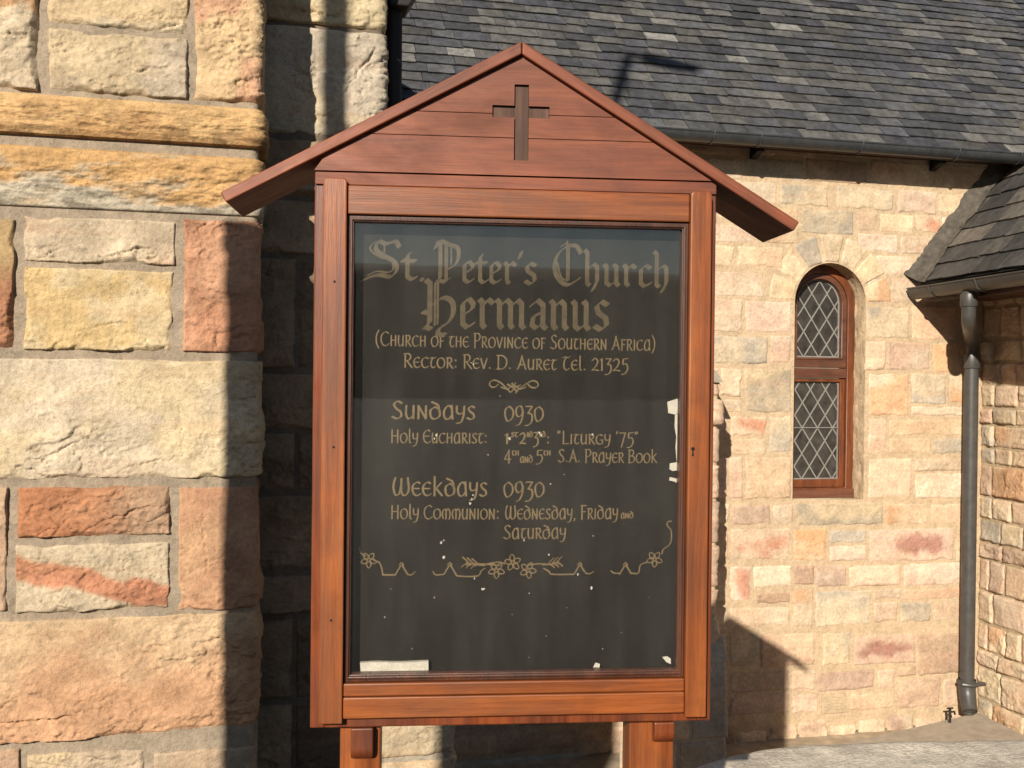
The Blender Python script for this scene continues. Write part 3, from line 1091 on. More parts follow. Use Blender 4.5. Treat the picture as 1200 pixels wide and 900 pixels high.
# hidden stretch behind the notice board
rn = random.Random(3)
zz = 0.02
while zz < WTOP - 0.1:
    hgt = min(rn.choice([0.2, 0.27, 0.33]), WTOP - zz)
    x = -1.62
    while x > A_L + 0.2:
        wd = rn.uniform(0.3, 0.7)
        stone(acc, wmN, max(x - wd, A_L), x - 0.02, zz, zz + hgt - 0.02, 0.015, rn.randrange(99999), PALE[rn.choice('ccppgbo')], 0.04, 0.03, 0.5, 0.008)
        x -= wd
    zz += hgt
acc.build('nave_wall', M_FARSTONE, church, smooth=True, label='sunlit cream sandstone wall around the arched window')

# ---------------------------------------------------------------- air vent in the wall
acc = Acc()
p0, p1 = c3(592, 562), c3(690, 634)
v0, v1, vz0, vz1 = quad_rect(CH, 0, p0[0], p0[1], p1[0], p1[1])
vc = (0.50, 0.39, 0.26)
acc.box(v0, v1, -0.012, 0.05, vz0, vz1, vc)
for i in range(6):
    zq = vz0 + (vz1 - vz0) * (i + 0.7) / 6.3
    acc.box(v0 + 0.02, v1 - 0.02, -0.022, -0.012, zq - 0.009, zq + 0.003, vc)
vent = acc.build('air_vent', M_FARSTONE, church, bevel=0.003, label='small louvred air vent low in the sunlit wall')

# ---------------------------------------------------------------- pier right of the board
YQ = -0.60
XQ = CH.hit(841, 600, YQ)[0]
wmQ = WallMap(XQ, YQ, 0.03)
acc = Acc()
zt = CH.hit(841, 447, YQ)[1]
sheet(acc, wmQ, -0.55, 0.58, 0, zt, 0.0, MORTAR, 0.3, corner_dense=0.05)
rn = random.Random(8)
zz = 0.75
i = 0
while zz < zt - 0.05:
    hgt = min(rn.choice([0.22, 0.28, 0.34]), zt - zz)
    stone(acc, wmQ, -0.54, -0.25 if i % 2 else -0.33, zz, zz + hgt - 0.015, 0.03, 5100 + i, PALE[rn.choice('cpgb')], 0.0125, 0.02, 0.8, 0.01)
    stone(acc, wmQ, (-0.25 if i % 2 else -0.33) + 0.015, 0.55, zz, zz + hgt - 0.015, 0.035, 5150 + i, PALE[rn.choice('cpgb')], 0.0125, 0.02, 1.0, 0.012)
    zz += hgt
    i += 1
# weathered sloping top
n = 24
Sg, Vg = np.meshgrid(np.linspace(-0.57, 0.02, 30), np.linspace(0, 1, n))
Pt = np.stack([XQ + Sg, YQ - 0.03 + Vg * 0.63, zt - 0.01 + 0.26 * Vg ** 0.8 + 0.02 * fbm(Sg * 9, Vg * 6, 3, 4)], -1)
acc.grid(Pt, np.array((0.33, 0.29, 0.23)))
acc.prism([(YQ, zt - 0.02), (YQ + 0.6, zt + 0.23), (YQ + 0.6, zt - 0.02)], XQ - 0.55, XQ + 0.01, (0.35, 0.31, 0.25), 'yz')
# wider plinth
YQ2 = YQ - 0.10
XQ2 = CH.hit(852, 800, YQ2)[0]
wmQ2 = WallMap(XQ2, YQ2, 0.03)
zp = CH.hit(840, 775, YQ2)[1]
sheet(acc, wmQ2, -0.85, 0.68, 0, zp, 0.0, (0.42, 0.36, 0.28), 0.3, corner_dense=0.05)
for i in range(3):
    za, zb_ = zp * i / 3, zp * (i + 1) / 3
    stone(acc, wmQ2, -0.84, -0.40 + 0.1 * i, za, zb_ - 0.012, 0.02, 5300 + i, PALE['c'], 0.0125, 0.02, 0.7, 0.006)
    stone(acc, wmQ2, -0.385 + 0.1 * i, 0.66, za, zb_ - 0.012, 0.02, 5310 + i, ((0.40, 0.37, 0.32), (0.45, 0.39, 0.30)), 0.0125, 0.02, 0.7, 0.006)
acc.prism([(YQ2, zp - 0.002), (YQ - 0.005, zp + 0.16), (0.0, zp + 0.16), (0, zp - 0.002)], XQ2 - 0.84, XQ2, (0.40, 0.37, 0.31), 'yz')
acc.build('pier', M_FARSTONE, church, smooth=50, label='narrow stone pier on a grey plinth just right of the board')

# ---------------------------------------------------------------- window
win = Acc()
FD = 0.165


def arch_poly(x0, x1, z0, zsp, n=24):
    r = (x1 - x0) / 2
    c = (x0 + x1) / 2
    a = np.linspace(0, PI, n)
    return [(x0, z0), (x1, z0)] + [(c + r * math.cos(t), zsp + r * math.sin(t)) for t in a]


def ring(acc, outer, inner, y0, y1, col=(0.5, 0.5, 0.5)):
    n = len(outer)
    v = [(p[0], y0, p[1]) for p in outer] + [(p[0], y0, p[1]) for p in inner] + [(p[0], y1, p[1]) for p in outer] + [(p[0], y1, p[1]) for p in inner]
    f = []
    for i in range(n):
        j = (i + 1) % n
        f.append((i, j, n + j, n + i))
        f.append((n + i, n + j, 3 * n + j, 3 * n + i))
        f.append((j, i, 2 * n + i, 2 * n + j))
        f.append((2 * n + j, 2 * n + i, 3 * n + i, 3 * n + j))
    acc.add(v, f, col)


TRANS = CH.hit(966, 437, FD)[1]
fx0, fx1 = OX0 - 0.003, OX1 + 0.003
fw = 0.072
ring(win, arch_poly(fx0, fx1, OSILL - 0.002, OSPR), arch_poly(fx0 + fw, fx1 - fw, OSILL + 0.085, OSPR), FD, FD + 0.14)
frame = win.build('window', M_WINWOOD, church, bevel=0.006, smooth=35, label='tall narrow arched window with brown timber frame and diamond leaded panes')
a_ = Acc()
a_.box(fx0 + fw, fx1 - fw, FD + 0.006, FD + 0.13, TRANS - 0.045, TRANS + 0.04)
a_.build('transom', M_WINWOODH, frame, bevel=0.006)
a_ = Acc()
sw = 0.05
ix0, ix1 = fx0 + fw + 0.002, fx1 - fw - 0.002
ring(a_, arch_poly(ix0, ix1, TRANS + 0.044, OSPR), arch_poly(ix0 + sw, ix1 - sw, TRANS + 0.044 + 0.09, OSPR), FD + 0.012, FD + 0.09)
ring(a_, arch_poly(ix0 + sw - 0.018, ix1 - sw + 0.018, TRANS + 0.115, OSPR), arch_poly(ix0 + sw, ix1 - sw, TRANS + 0.134, OSPR), FD + 0.004, FD + 0.012)
a_.build('sash', M_WINWOODH, frame, bevel=0.004, smooth=35)
a_ = Acc()
lo_t, lo_b = TRANS - 0.047, OSILL + 0.087
bw = 0.045
sq = lambda x0, x1, z0, z1: [(x0, z0), (x1, z0), (x1, z1), (x0, z1)]
ring(a_, sq(ix0, ix1, lo_b, lo_t), sq(ix0 + bw, ix1 - bw, lo_b + 0.07, lo_t - 0.03), FD + 0.03, FD + 0.10)
a_.build('sash', M_WINWOOD, frame, bevel=0.004)
a_ = Acc()
a_.box(fx0 + 0.004, fx1 - 0.004, FD - 0.03, FD + 0.0, OSILL - 0.0, OSILL + 0.078)
a_.build('sill', M_WINWOODH, frame, bevel=0.008)

GY = FD + 0.06
gx0, gx1 = ix0 + sw, ix1 - sw
gz0, gr = TRANS + 0.134, (gx1 - gx0) / 2
dx, dz = 0.147, 0.222
gc = (gx0 + gx1) / 2


def quarries(acc, x0, x1, z0, z1, zo, y, seed):
    """one small diamond of glass per lattice cell, each set a little out of true"""
    rn = random.Random(seed)
    for i in range(-6, 7):
        for j in range(-2, 24):
            # lattice corners sit at (gc + .02 + dx*a, zo + dz*b) for a +- b integer
            cx = gc + 0.02 + dx * (i + 0.5 * (j % 2))
            cz = zo + dz * 0.5 * j
            if cx < x0 - dx * 0.45 or cx > x1 + dx * 0.45 or cz < z0 - dz * 0.45 or cz > z1 + dz * 0.45:
                continue
            tx, tz = rn.uniform(-0.03, 0.03), rn.uniform(-0.03, 0.03)
            P = []
            for (ax_, az_) in ((0, -dz / 2), (dx / 2, 0), (0, dz / 2), (-dx / 2, 0)):
                xx = min(max(cx + ax_, x0 - 0.008), x1 + 0.008)
                zz = min(max(cz + az_, z0 - 0.008), z1 + 0.008)
                P.append((xx, y + tx * (xx - cx) + tz * (zz - cz), zz))
            Q = [(p[0], p[1] + 0.004, p[2]) for p in P]
            acc.add(P + Q, [(0, 1, 2, 3), (7, 6, 5, 4), (0, 4, 5, 1), (1, 5, 6, 2), (2, 6, 7, 3), (3, 7, 4, 0)])


g1 = Acc()
quarries(g1, gx0, gx1, gz0, OSPR + gr, gz0, GY, 1)
gu = g1.build('pane', M_LGLASS, frame)
g2 = Acc()
hx0, hx1, hz0, hz1 = ix0 + bw, ix1 - bw, lo_b + 0.07, lo_t - 0.03
quarries(g2, hx0, hx1, hz0, hz1, hz0, GY + 0.005, 2)
gl = g2.build('pane', M_LGLASS, frame)


def lattice(inside, x0, x1, z0, z1, dx, dz, y, wd, cx):
    acc = Acc()
    kk = 0
    for sgn in (1, -1):
        for i in range(-30, 31):
            pts = []
            # line: (x-cx)/dx*sgn - (z-z0)/dz = i
            zz = np.linspace(z0, z1, 400)
            xx = cx + sgn * dx * ((zz - z0) / dz + i)
            ok = inside(xx, zz)
            if ok.sum() < 4:
                continue
            idx = np.where(ok)[0]
            a, b = idx[0], idx[-1]
            p, q = np.array([xx[a], zz[a]]), np.array([xx[b], zz[b]])
            d = (q - p) / np.linalg.norm(q - p)
            nn = np.array([-d[1], d[0]]) * wd / 2
            yo = y - 0.0008 * (kk % 2)
            poly = [p - nn, p + nn, q + nn, q - nn]
            acc.prism([tuple(r) for r in poly[::-1]] if sgn > 0 else [tuple(r) for r in poly[::-1]], yo - 0.006, yo)
        kk += 1
    return acc


dx, dz = 0.147, 0.222
gc = (gx0 + gx1) / 2
ins_u = lambda x, z: (x > gx0) & (x < gx1) & (z > gz0) & ((z < OSPR) | ((x - gc) ** 2 + (z - OSPR) ** 2 < gr ** 2))
L = lattice(ins_u, gx0, gx1, gz0, OSPR + gr, dx, dz, GY - 0.001, 0.0105, gc + 0.02)
ring(L, arch_poly(gx0 - 0.002, gx1 + 0.002, gz0 - 0.002, OSPR), arch_poly(gx0 + 0.012, gx1 - 0.012, gz0 + 0.012, OSPR), GY - 0.010, GY - 0.001)
L.build('leading', M_LEAD, frame)
ins_l = lambda x, z: (x > hx0) & (x < hx1) & (z > hz0) & (z < hz1)
L = lattice(ins_l, hx0, hx1, hz0, hz1, dx, dz, GY + 0.004, 0.0105, gc + 0.02)
ring(L, sq(hx0 - 0.002, hx1 + 0.002, hz0 - 0.002, hz1 + 0.002), sq(hx0 + 0.01, hx1 - 0.01, hz0 + 0.01, hz1 - 0.01), GY - 0.005, GY + 0.004)
L.box(hx0, hx1, GY - 0.012, GY - 0.006, (hz0 + hz1) / 2 + 0.02, (hz0 + hz1) / 2 + 0.028)
L.build('leading', M_LEAD, frame)

# ---------------------------------------------------------------- nave roof of slates
EOFF = -0.25                                   # eave edge in front of the wall
ZE = CH.hit(960, 166, EOFF)[1]
PIT = math.radians(48)
SLC = [(0.0757, 0.0774, 0.0808), (0.0593, 0.0603, 0.0664), (0.0946, 0.0935, 0.0904), (0.0800, 0.0782, 0.0744), (0.1213, 0.1182, 0.1112), (0.0654, 0.0672, 0.0768), (0.1041, 0.1020, 0.0960), (0.1892, 0.1861, 0.1744), (0.0482, 0.0501, 0.0544)]
SLW = [6, 7, 5, 5, 1.8, 5, 3, 0.5, 5]


def slates(acc, x0, x1, nrow, expo, wid, seed, orient, cols=SLC, wts=SLW):
    """orient(x, r, h): x along the eave, r up the slope, h off the roof"""
    rn = random.Random(seed)
    for j in range(nrow):
        x = x0 - rn.random() * wid
        r0 = j * expo
        while x < x1:
            wd = wid * rn.uniform(0.72, 1.28)
            ex = rn.uniform(-0.009, 0.009) - (0.02 if rn.random() < 0.03 else 0)
            th_ = rn.uniform(0.012, 0.020)
            lift = rn.uniform(0.0, 0.006)
            skew = rn.uniform(-0.010, 0.010)
            a, b = x + 0.003, x + wd - 0.003
            nseg = 5
            xs_ = np.linspace(a, b, nseg)
            lo_r = [r0 + ex + skew * (i / 4 - 0.5) + rn.uniform(-0.006, 0.006) for i in range(nseg)]
            hi_r = r0 + expo * 1.5
            h_lo, h_hi = 0.028 + lift, 0.006
            v = []
            for i in range(nseg):
                v.append(orient(xs_[i], lo_r[i], h_lo))
            for i in range(nseg):
                v.append(orient(xs_[i], hi_r, h_hi))
            for i in range(nseg):
                v.append(orient(xs_[i], lo_r[i] + 0.004, h_lo - th_))
            f = []
            for i in range(nseg - 1):
                f.append((i, i + 1, nseg + i + 1, nseg + i))
                f.append((i + 1, i, 2 * nseg + i, 2 * nseg + i + 1))
            v.append(orient(a, hi_r, h_hi - 0.004))
            v.append(orient(b, hi_r, h_hi - 0.004))
            f.append((0, nseg, 3 * nseg, 2 * nseg))
            f.append((nseg - 1, 3 * nseg - 1, 3 * nseg + 1, 2 * nseg - 1))
            c = np.array(rn.choices(cols, wts)[0]) * rn.uniform(0.85, 1.15)
            c2_ = c * rn.uniform(0.65, 1.45)
            cc_ = np.array([c * (1 - i / 4) + c2_ * i / 4 for i in range(nseg)] * 3 + [c, c])
            acc.add(v, f, cc_)
            x += wd


acc = Acc()
ca, sa = math.cos(PIT), math.sin(PIT)
orN = lambda x, r, h: (x, EOFF + r * ca - h * sa, ZE + r * sa + h * ca)
slates(acc, -7.2, 7.5, 46, 0.134, 0.255, 5, orN)
acc.add([orN(-7.3, 0, 0), orN(7.6, 0, 0), orN(7.6, 6.3, 0), orN(-7.3, 6.3, 0)], [(0, 1, 2, 3)], (0.03, 0.03, 0.03))
# back slope closes the roof
ry, rz_ = EOFF + 6.3 * ca, ZE + 6.3 * sa
acc.add([(-7.3, ry, rz_), (7.6, ry, rz_), (7.6, 2 * ry - EOFF, ZE), (-7.3, 2 * ry - EOFF, ZE)], [(0, 1, 2, 3)], (0.05, 0.05, 0.055))
acc.build('nave_roof', M_SLATE, church, label='broad grey slate roof above the sunlit wall')

# fascia, gutter and brackets
acc = Acc()
acc.box(-7.2, 1.9, EOFF + 0.005, EOFF + 0.03, ZE - 0.075, ZE - 0.01)
acc.build('fascia', M_DARKWOOD, church)


def gutter_u(acc, p0, p1, r, up=(0, 0, 1), t=0.006, seg=12, over=0.0):
    p0, p1 = np.array(p0, float), np.array(p1, float)
    d = (p1 - p0) / np.linalg.norm(p1 - p0)
    side = np.cross(d, up)
    side /= np.linalg.norm(side)
    up = np.cross(side, d)
    an = np.linspace(PI, 2 * PI, seg)
    prof = [(r * math.cos(a), r * math.sin(a)) for a in an] + [((r - t) * math.cos(a), (r - t) * math.sin(a)) for a in an[::-1]]
    prof = [(r + 0.006, 0.0), (r + 0.006, 0.008)] if False else prof
    n = len(prof)
    v = [p0 + side * a + up * b for a, b in prof] + [p1 + side * a + up * b for a, b in prof]
    f = [(i, (i + 1) % n, n + (i + 1) % n, n + i) for i in range(n)]
    f.append(tuple(range(n - 1, -1, -1)))
    f.append(tuple(range(n, 2 * n)))
    acc.add(v, f)
    # rolled rims
    for sg in (1, -1):
        acc.tube([p0 + side * sg * r + up * 0.002, p1 + side * sg * r + up * 0.002], 0.008, 8)


GYc = EOFF - 0.085
acc = Acc()
gutter_u(acc, (-7.2, GYc, ZE - 0.02), (1.95, GYc, ZE - 0.02), 0.072)
gut = acc.build('gutter', M_IRON, church, smooth=40, label='long dark gutter below the slate roof')
for x in (-2.2, -1.25, -0.85, 0.05, 0.95, 1.55):
    acc = Acc()
    a = np.linspace(PI * 0.98, 2 * PI * 1.01, 10)
    acc.tube([(x, GYc + 0.078 * math.cos(t), ZE - 0.02 + 0.078 * math.sin(t)) for t in a], 0.0065, 6)
    acc.build('bracket', M_IRON, gut, smooth=40)
acc = Acc()
acc.box(-7.2, 1.9, EOFF + 0.031, 0.012, ZE - 0.035, ZE - 0.012)  # dark board added to deepen the shade under the eave
acc.build('soffit', M_DARKWOOD, church)
for x in (-0.72, 0.98):
    acc = Acc()
    acc.prism([(EOFF + 0.10, ZE - 0.037), (EOFF + 0.10, ZE - 0.085), (0.02, ZE - 0.13), (0.02, ZE - 0.037)], x - 0.03, x + 0.03, plane='yz')
    acc.build('eave_bracket', M_BLACKIRON, church, bevel=0.004)

# ---------------------------------------------------------------- porch on the right
XW = CH.hit(1149, 600)[0]
wmS = SideMap(XW, 0.0)
acc = Acc()
Sg, Zg = np.meshgrid(np.linspace(0, 3.0, 12), np.linspace(-0.1, 4.0, 14))
acc.grid(wmS(Sg, Zg, 0 * Sg), np.array((0.44, 0.34, 0.22)))
rn = random.Random(21)
zz = 0.02
i = 0
while zz < 3.9:
    hgt = rn.choice([0.15, 0.2, 0.24, 0.28])
    s0 = 0.0
    first = True
    while s0 < 2.9:
        wd = rn.uniform(0.12, 0.3) if first else rn.uniform(0.18, 0.5)
        first = False
        vis = s0 < 0.9
        stone(acc, wmS, s0 + 0.006, s0 + wd - 0.008, zz + 0.006, zz + hgt - 0.008, 0.034, 6000 + i, PALE[rn.choice('ccppbbgo')], 0.011 if vis else 0.04, 0.022, 1.0, 0.006)
        s0 += wd
        i += 1
    zz += hgt
# gable end that closes the porch towards the street
acc.add([(XW, -3.0, -0.1), (XW + 4.2, -3.0, -0.1), (XW + 4.2, -3.0, 4.0), (XW + 2.1, -3.0, 6.2), (XW, -3.0, 4.0)], [(0, 1, 2, 3, 4)], (0.44, 0.34, 0.22))
acc.build('porch_wall', M_FARSTONE, church, smooth=True, label='sunlit rough stone side wall of the porch behind the grey downpipe')

# porch roof: its eave swings slightly off square
GA = CH.hit(1074, 343, -0.05)
px_g, pz_g = GA
SW = -0.07
dirp = np.array([SW, -1.0, 0])
dirp /= np.linalg.norm(dirp)
G0 = np.array([px_g, -0.05, pz_g + 0.03])
G1 = G0 + dirp * 2.9
acc = Acc()
gutter_u(acc, G0, G1, 0.088)
for t in (0.32, 0.95, 1.7):
    q = G0 + dirp * t
    acc.tube([q + np.array([-0.094, 0, 0.0]), q + np.array([-0.067, 0, -0.067]), q + np.array([0, 0, -0.095]), q + np.array([0.067, 0, -0.067]), q + np.array([0.094, 0, 0])], 0.008, 6)
pg = acc.build('porch_gutter', M_PIPE, church, smooth=40, label='short grey gutter on the porch eave')
PP = math.radians(50)
E0 = G0 + np.array([0.035, 0.0, 0.045])


def orP(x, r, h):
    q = E0 + dirp * x
    return (q[0] + r * math.cos(PP) - h * math.sin(PP), q[1], q[2] + r * math.sin(PP) + h * math.cos(PP))


acc = Acc()
PC = [(0.095, 0.088, 0.078), (0.125, 0.113, 0.097), (0.070, 0.067, 0.064), (0.16, 0.144, 0.122), (0.052, 0.051, 0.050)]
slates(acc, 0.10, 3.0, 16, 0.20, 0.34, 15, orP, PC, [4, 3, 4, 1.5, 3])
acc.add([orP(0, 0, 0), orP(3.05, 0, 0), orP(3.05, 3.3, 0), orP(0, 3.3, 0)], [(0, 3, 2, 1)], (0.03, 0.03, 0.03))
rp = orP(0, 3.3, 0)
acc.add([orP(0, 3.3, 0), orP(3.05, 3.3, 0), (rp[0] + 2.1, G1[1], G0[2]), (rp[0] + 2.1, G0[1], G0[2])], [(0, 3, 2, 1)], (0.05, 0.05, 0.055))
proof = acc.build('porch_roof', M_SLATE, church, label='sloping slate porch roof at the right edge')
# flashing: a stepped, smeared fillet where roof meets wall
acc = Acc()
nr, nc = 70, 12
R_, K_ = np.meshgrid(np.linspace(-0.02, 2.2, nr), np.linspace(0, 1, nc), indexing='ij')
wv = fbm(R_ * 9, K_ * 2.5, 33, 5, 0.6)
FL = np.zeros((nr, nc, 3))
for i in range(nr):
    for j in range(nc):
        k_ = K_[i, j]
        x_ = -0.045 + k_ * (0.10 + 0.12 * (wv[i, j] - 0.5) + 0.07 * math.exp(-(R_[i, j] / 0.25) ** 2))
        hh = 0.045 + 0.11 * (1 - k_) ** 2 * (0.7 + 0.6 * wv[i, j]) - 0.012 * (k_ > 0.98)
        FL[i, j] = orP(x_, R_[i, j], hh)
acc.grid(FL, np.array((0.2, 0.18, 0.15)))
acc.build('flashing', M_FLASH, church, smooth=True, label='grey mortar and lead flashing along the porch roof edge')
# porch fascia
acc = Acc()
q0, q1 = E0 + np.array([0.04, 0, -0.03]), G1 + np.array([0.07, 0, 0.015])
acc.add([q0, q1, q1 + np.array([0, 0, -0.13]), q0 + np.array([0, 0, -0.13]), q0 + np.array([0.025, 0, 0]), q1 + np.array([0.025, 0, 0]), q1 + np.array([0.025, 0, -0.13]), q0 + np.array([0.025, 0, -0.13])],
        [(0, 1, 2, 3), (4, 7, 6, 5), (0, 4, 5, 1), (3, 2, 6, 7), (0, 3, 7, 4), (1, 5, 6, 2)])
# soffit boards back to the wall
sx = XW + 0.05
acc.add([q0 + np.array([0.025, 0, -0.10]), q1 + np.array([0.025, 0, -0.10]), (sx, q1[1], q1[2] - 0.10), (sx, q0[1], q0[2] - 0.10)], [(0, 3, 2, 1)])
acc.build('porch_fascia', M_DARKWOOD, church)

# grey downpipe in the corner
acc = Acc()
PXc, PYc = CH.hit(1136, 600, -0.13)[0], -0.13
pipe_r = 0.060
zc0 = CH.hit(1138, 425, PYc)[1]
zlow = CH.hit(1131, 800, PYc)[1]
# outlet under the gutter
best = None
for t_ in np.linspace(0.1, 1.3, 121):
    q_ = G0 + dirp * t_
    wv_ = CH.to_world(q_[0], q_[1], q_[2]) - np.array([0, 0, EYE])
    cv_ = RC.T @ wv_
    e_px = abs(600 - F * cv_[0] / cv_[2] - 1136)
    if best is None or e_px < best[0]:
        best = (e_px, q_)
out = best[1] + np.array([0, 0, -0.10])
acc.tube([(PXc, PYc, zlow), (PXc, PYc, zc0 + 0.02)], pipe_r, 20)
mid1 = out + np.array([0, 0, -0.16])
mid2 = np.array([PXc, PYc, zc0 + 0.12])
path = []
for t in np.linspace(0, 1, 14):
    # cubic bend
    p0_, p1_, p2_, p3_ = mid1, mid1 + np.array([0, 0, -0.16]), mid2 + np.array([0, 0, 0.16]), mid2
    path.append((1 - t) ** 3 * p0_ + 3 * (1 - t) ** 2 * t * p1_ + 3 * (1 - t) * t * t * p2_ + t ** 3 * p3_)
acc.tube([out + np.array([0, 0, 0.02])] + path + [np.array([PXc, PYc, zc0])], 0.054, 18)
dp = acc.build('downpipe', M_PIPE, church, smooth=40, label='grey painted downpipe with swan neck in the sunlit corner')
for (p, r_, h_) in ((out + np.array([0, 0, -0.10]), 0.066, 0.10), (np.array([PXc, PYc, zc0 - 0.05]), 0.073, 0.12)):
    acc = Acc()
    acc.tube([p, p + np.array([0, 0, h_ * 0.12]), p + np.array([0, 0, h_ * 0.88]), p + np.array([0, 0, h_])], [r_ * 0.93, r_, r_, r_ * 0.95], 20)
    acc.build('collar', M_PIPE, dp, smooth=40)
acc = Acc()
sh = [np.array([PXc, PYc, zlow + 0.03]), np.array([PXc, PYc, zlow - 0.06]), np.array([PXc - 0.012, PYc - 0.03, zlow - 0.13]), np.array([PXc - 0.045, PYc - 0.10, zlow - 0.22])]
acc.tube(sh, [0.075, 0.072, 0.068, 0.062], 18, caps=False)
acc.tube([sh[-1] + np.array([0.010, 0.022, 0.025]), sh[-1] + np.array([0.004, 0.012, 0.012])], 0.058, 18)
acc.build('shoe', M_PIPE, dp, smooth=40)
acc = Acc()
acc.tube([(PXc - 0.075, PYc + 0.02, zlow - 0.0), (PXc - 0.075, PYc - 0.05, zlow), (PXc - 0.03, PYc - 0.085, zlow), (PXc + 0.03, PYc - 0.085, zlow), (PXc + 0.075, PYc - 0.05, zlow), (PXc + 0.13, PYc + 0.02, zlow - 0.02), (XW - 0.01, PYc + 0.02, zlow - 0.03)], 0.016, 8)
acc.build('clip', M_PIPE, dp, smooth=40)

# ================================================================== FOREGROUND GROUND
# cement path climbing to the porch foot
acc = Acc()
n1, n2 = 40, 16
far_e = [np.array(CH.hit(927, 870, -0.62) + (-0.62,)), None]
U, V = np.meshgrid(np.linspace(0, 1, n1), np.linspace(0, 1, n2), indexing='ij')
fa = np.array([-1.0, -0.50])      # far edge, left end (local x, y)
fb = np.array([1.44, -0.10])      # far edge, right end
na_, nb_ = np.array([-1.0, -4.4]), np.array([1.44, -4.4])
PX = (fa[0] + (fb[0] - fa[0]) * U) * (1 - V) + (na_[0] + (nb_[0] - na_[0]) * U) * V
PY = (fa[1] + (fb[1] - fa[1]) * U) * (1 - V) + (na_[1] + (nb_[1] - na_[1]) * U) * V
PZ = -0.012 + 0.115 * U ** 1.2 * (1 - 0.25 * V) + 0.006 * fbm(PX * 5, PY * 5, 3, 4)
acc.grid(np.stack([PX, PY, PZ], -1), np.array((0.3, 0.3, 0.3)), True)
sk = np.stack([PX[:, :1], PY[:, :1], PZ[:, :1]], -1)
sk2 = sk.copy()
sk2[..., 2] = -0.06
acc.grid(np.concatenate([sk, sk2], 1), np.array((0.3, 0.3, 0.3)))
pth_o = place(acc.build('path', M_PATH, smooth=40), CH)
structure(pth_o)

# low boundary wall with a rounded end
acc = Acc()
zw = P_STREET + 0.165
back = [(5.5, 4.05), (3.2, 3.97), (2.1, 3.90), (1.45, 3.85), (1.10, 3.80), (0.92, 3.74), (0.78, 3.66), (0.66, 3.57), (0.56, 3.50)]
front = [(0.50, 3.46), (0.8, 3.44), (5.5, 3.435)]
poly = back + front


def resample(pl, n):
    pl = np.array(pl)
    d = np.r_[0, np.cumsum(np.linalg.norm(np.diff(pl, axis=0), axis=1))]
    t = np.linspace(0, d[-1], n)
    return np.stack([np.interp(t, d, pl[:, 0]), np.interp(t, d, pl[:, 1])], -1)


bk = resample(back, 260)
fr_ = resample([(5.5, 3.435), (0.8, 3.44), (0.50, 3.46)][:], 260)
K = np.linspace(0, 1, 40)
G = bk[:, None, :] * (1 - K[None, :, None]) + fr_[:, None, :] * K[None, :, None]
top = zw + 0.007 * (fbm(G[..., 0] * 9, G[..., 1] * 9, 12, 4) - 0.5) + 0.004 * (fbm(G[..., 0] * 60, G[..., 1] * 60, 15, 3) - 0.5)
edge_ = np.minimum(K, 1 - K)
top = top - 0.02 * np.exp(-(edge_[None, :] * 12) ** 1.2)
top = top - 0.05 * np.exp(-((G[..., 0] - 0.5) / 0.12) ** 2)
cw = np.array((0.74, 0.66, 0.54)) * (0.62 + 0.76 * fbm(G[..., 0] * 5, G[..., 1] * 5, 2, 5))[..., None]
acc.grid(np.concatenate([G, top[..., None]], -1), cw, False)
for line, fl in ((bk, False), (fr_, True)):
    tt = top[:, 0] if line is bk else top[:, -1]
    zz_ = np.linspace(0, 1, 10)
    Q = np.zeros((260, 10, 3))
    Q[..., 0] = line[:, 0][:, None]
    Q[..., 1] = line[:, 1][:, None] + 0.012 * (fbm(line[:, 0][:, None] * 9, zz_[None] * 9, 4, 4) - 0.5)
    Q[:, 0, 1] = line[:, 1]
    Q[..., 2] = tt[:, None] * (1 - zz_[None]) + 0.0 * zz_[None]
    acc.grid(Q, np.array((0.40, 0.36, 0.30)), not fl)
bw_o = acc.build('boundary_wall', M_CONC, smooth=50)
tag(bw_o, 'low pale concrete topped boundary wall at bottom right corner', 'wall')

# little standpipe stub at the wall foot
q = CH.hit(1113, 846, -0.22)
st = thing('standpipe', 'short dark pipe stub with tap beside the downpipe shoe', 'standpipe', loc=tuple(CH.to_world(q[0], -0.22, q[1])), rot=CH.rot)
acc = Acc()
acc.tube([(0, 0, -0.06), (0, 0, 0.11)], 0.012, 10)
acc.build('pipe', M_BLACKIRON, st, smooth=40)
acc = Acc()
acc.tube([(-0.012, 0, 0.085), (0.045, 0, 0.085), (0.05, 0, 0.06)], 0.009, 8)
acc.tube([(-0.028, 0, 0.118), (0.028, 0, 0.118)], 0.008, 8)
acc.build('tap', M_BLACKIRON, st, smooth=40)

# ================================================================== NOTICE BOARD
sign = thing('notice_board', 'varnished wooden church notice board with gabled roof and gold lettering behind glass', 'notice board', SG)


def sg(px, py, y=0.0):
    return SG.hit(px, py, y)


SX0, SX1 = sg(366, 530, 0.012)[0], sg(836, 530, 0.012)[0]
SZ0 = sg(600, 849, 0.012)[1]
GZ0 = sg(600, 206, 0.0)[1]             # underside of the gable boards
XM = sg(612, 60)[0]                    # ridge line
IX0, IX1 = sg(404.5, 520)[0], sg(805, 520)[0]     # between the stiles
ZR1 = sg(600, 256, 0.004)[1]           # lower edge of the top rail
ZR0 = sg(600, 797, 0.004)[1]           # upper edge of the bottom rail
CB = 0.115                             # back of the case

# case: four sides and a back
acc = Acc()
t = 0.03
acc.box(SX0, SX0 + t, 0.012, CB, SZ0, GZ0)
acc.box(SX1 - t, SX1, 0.012, CB, SZ0, GZ0)
acc.box(SX0 + t, SX1 - t, 0.012, CB, SZ0, SZ0 + t)
acc.box(SX0 + t, SX1 - t, 0.012, CB, GZ0 - t, GZ0)
acc.box(SX0 + t, SX1 - t, 0.085, CB, SZ0 + t, GZ0 - t)
acc.build('case', M_CASE, sign, bevel=0.003, label='reddish brown outer case of the notice board')

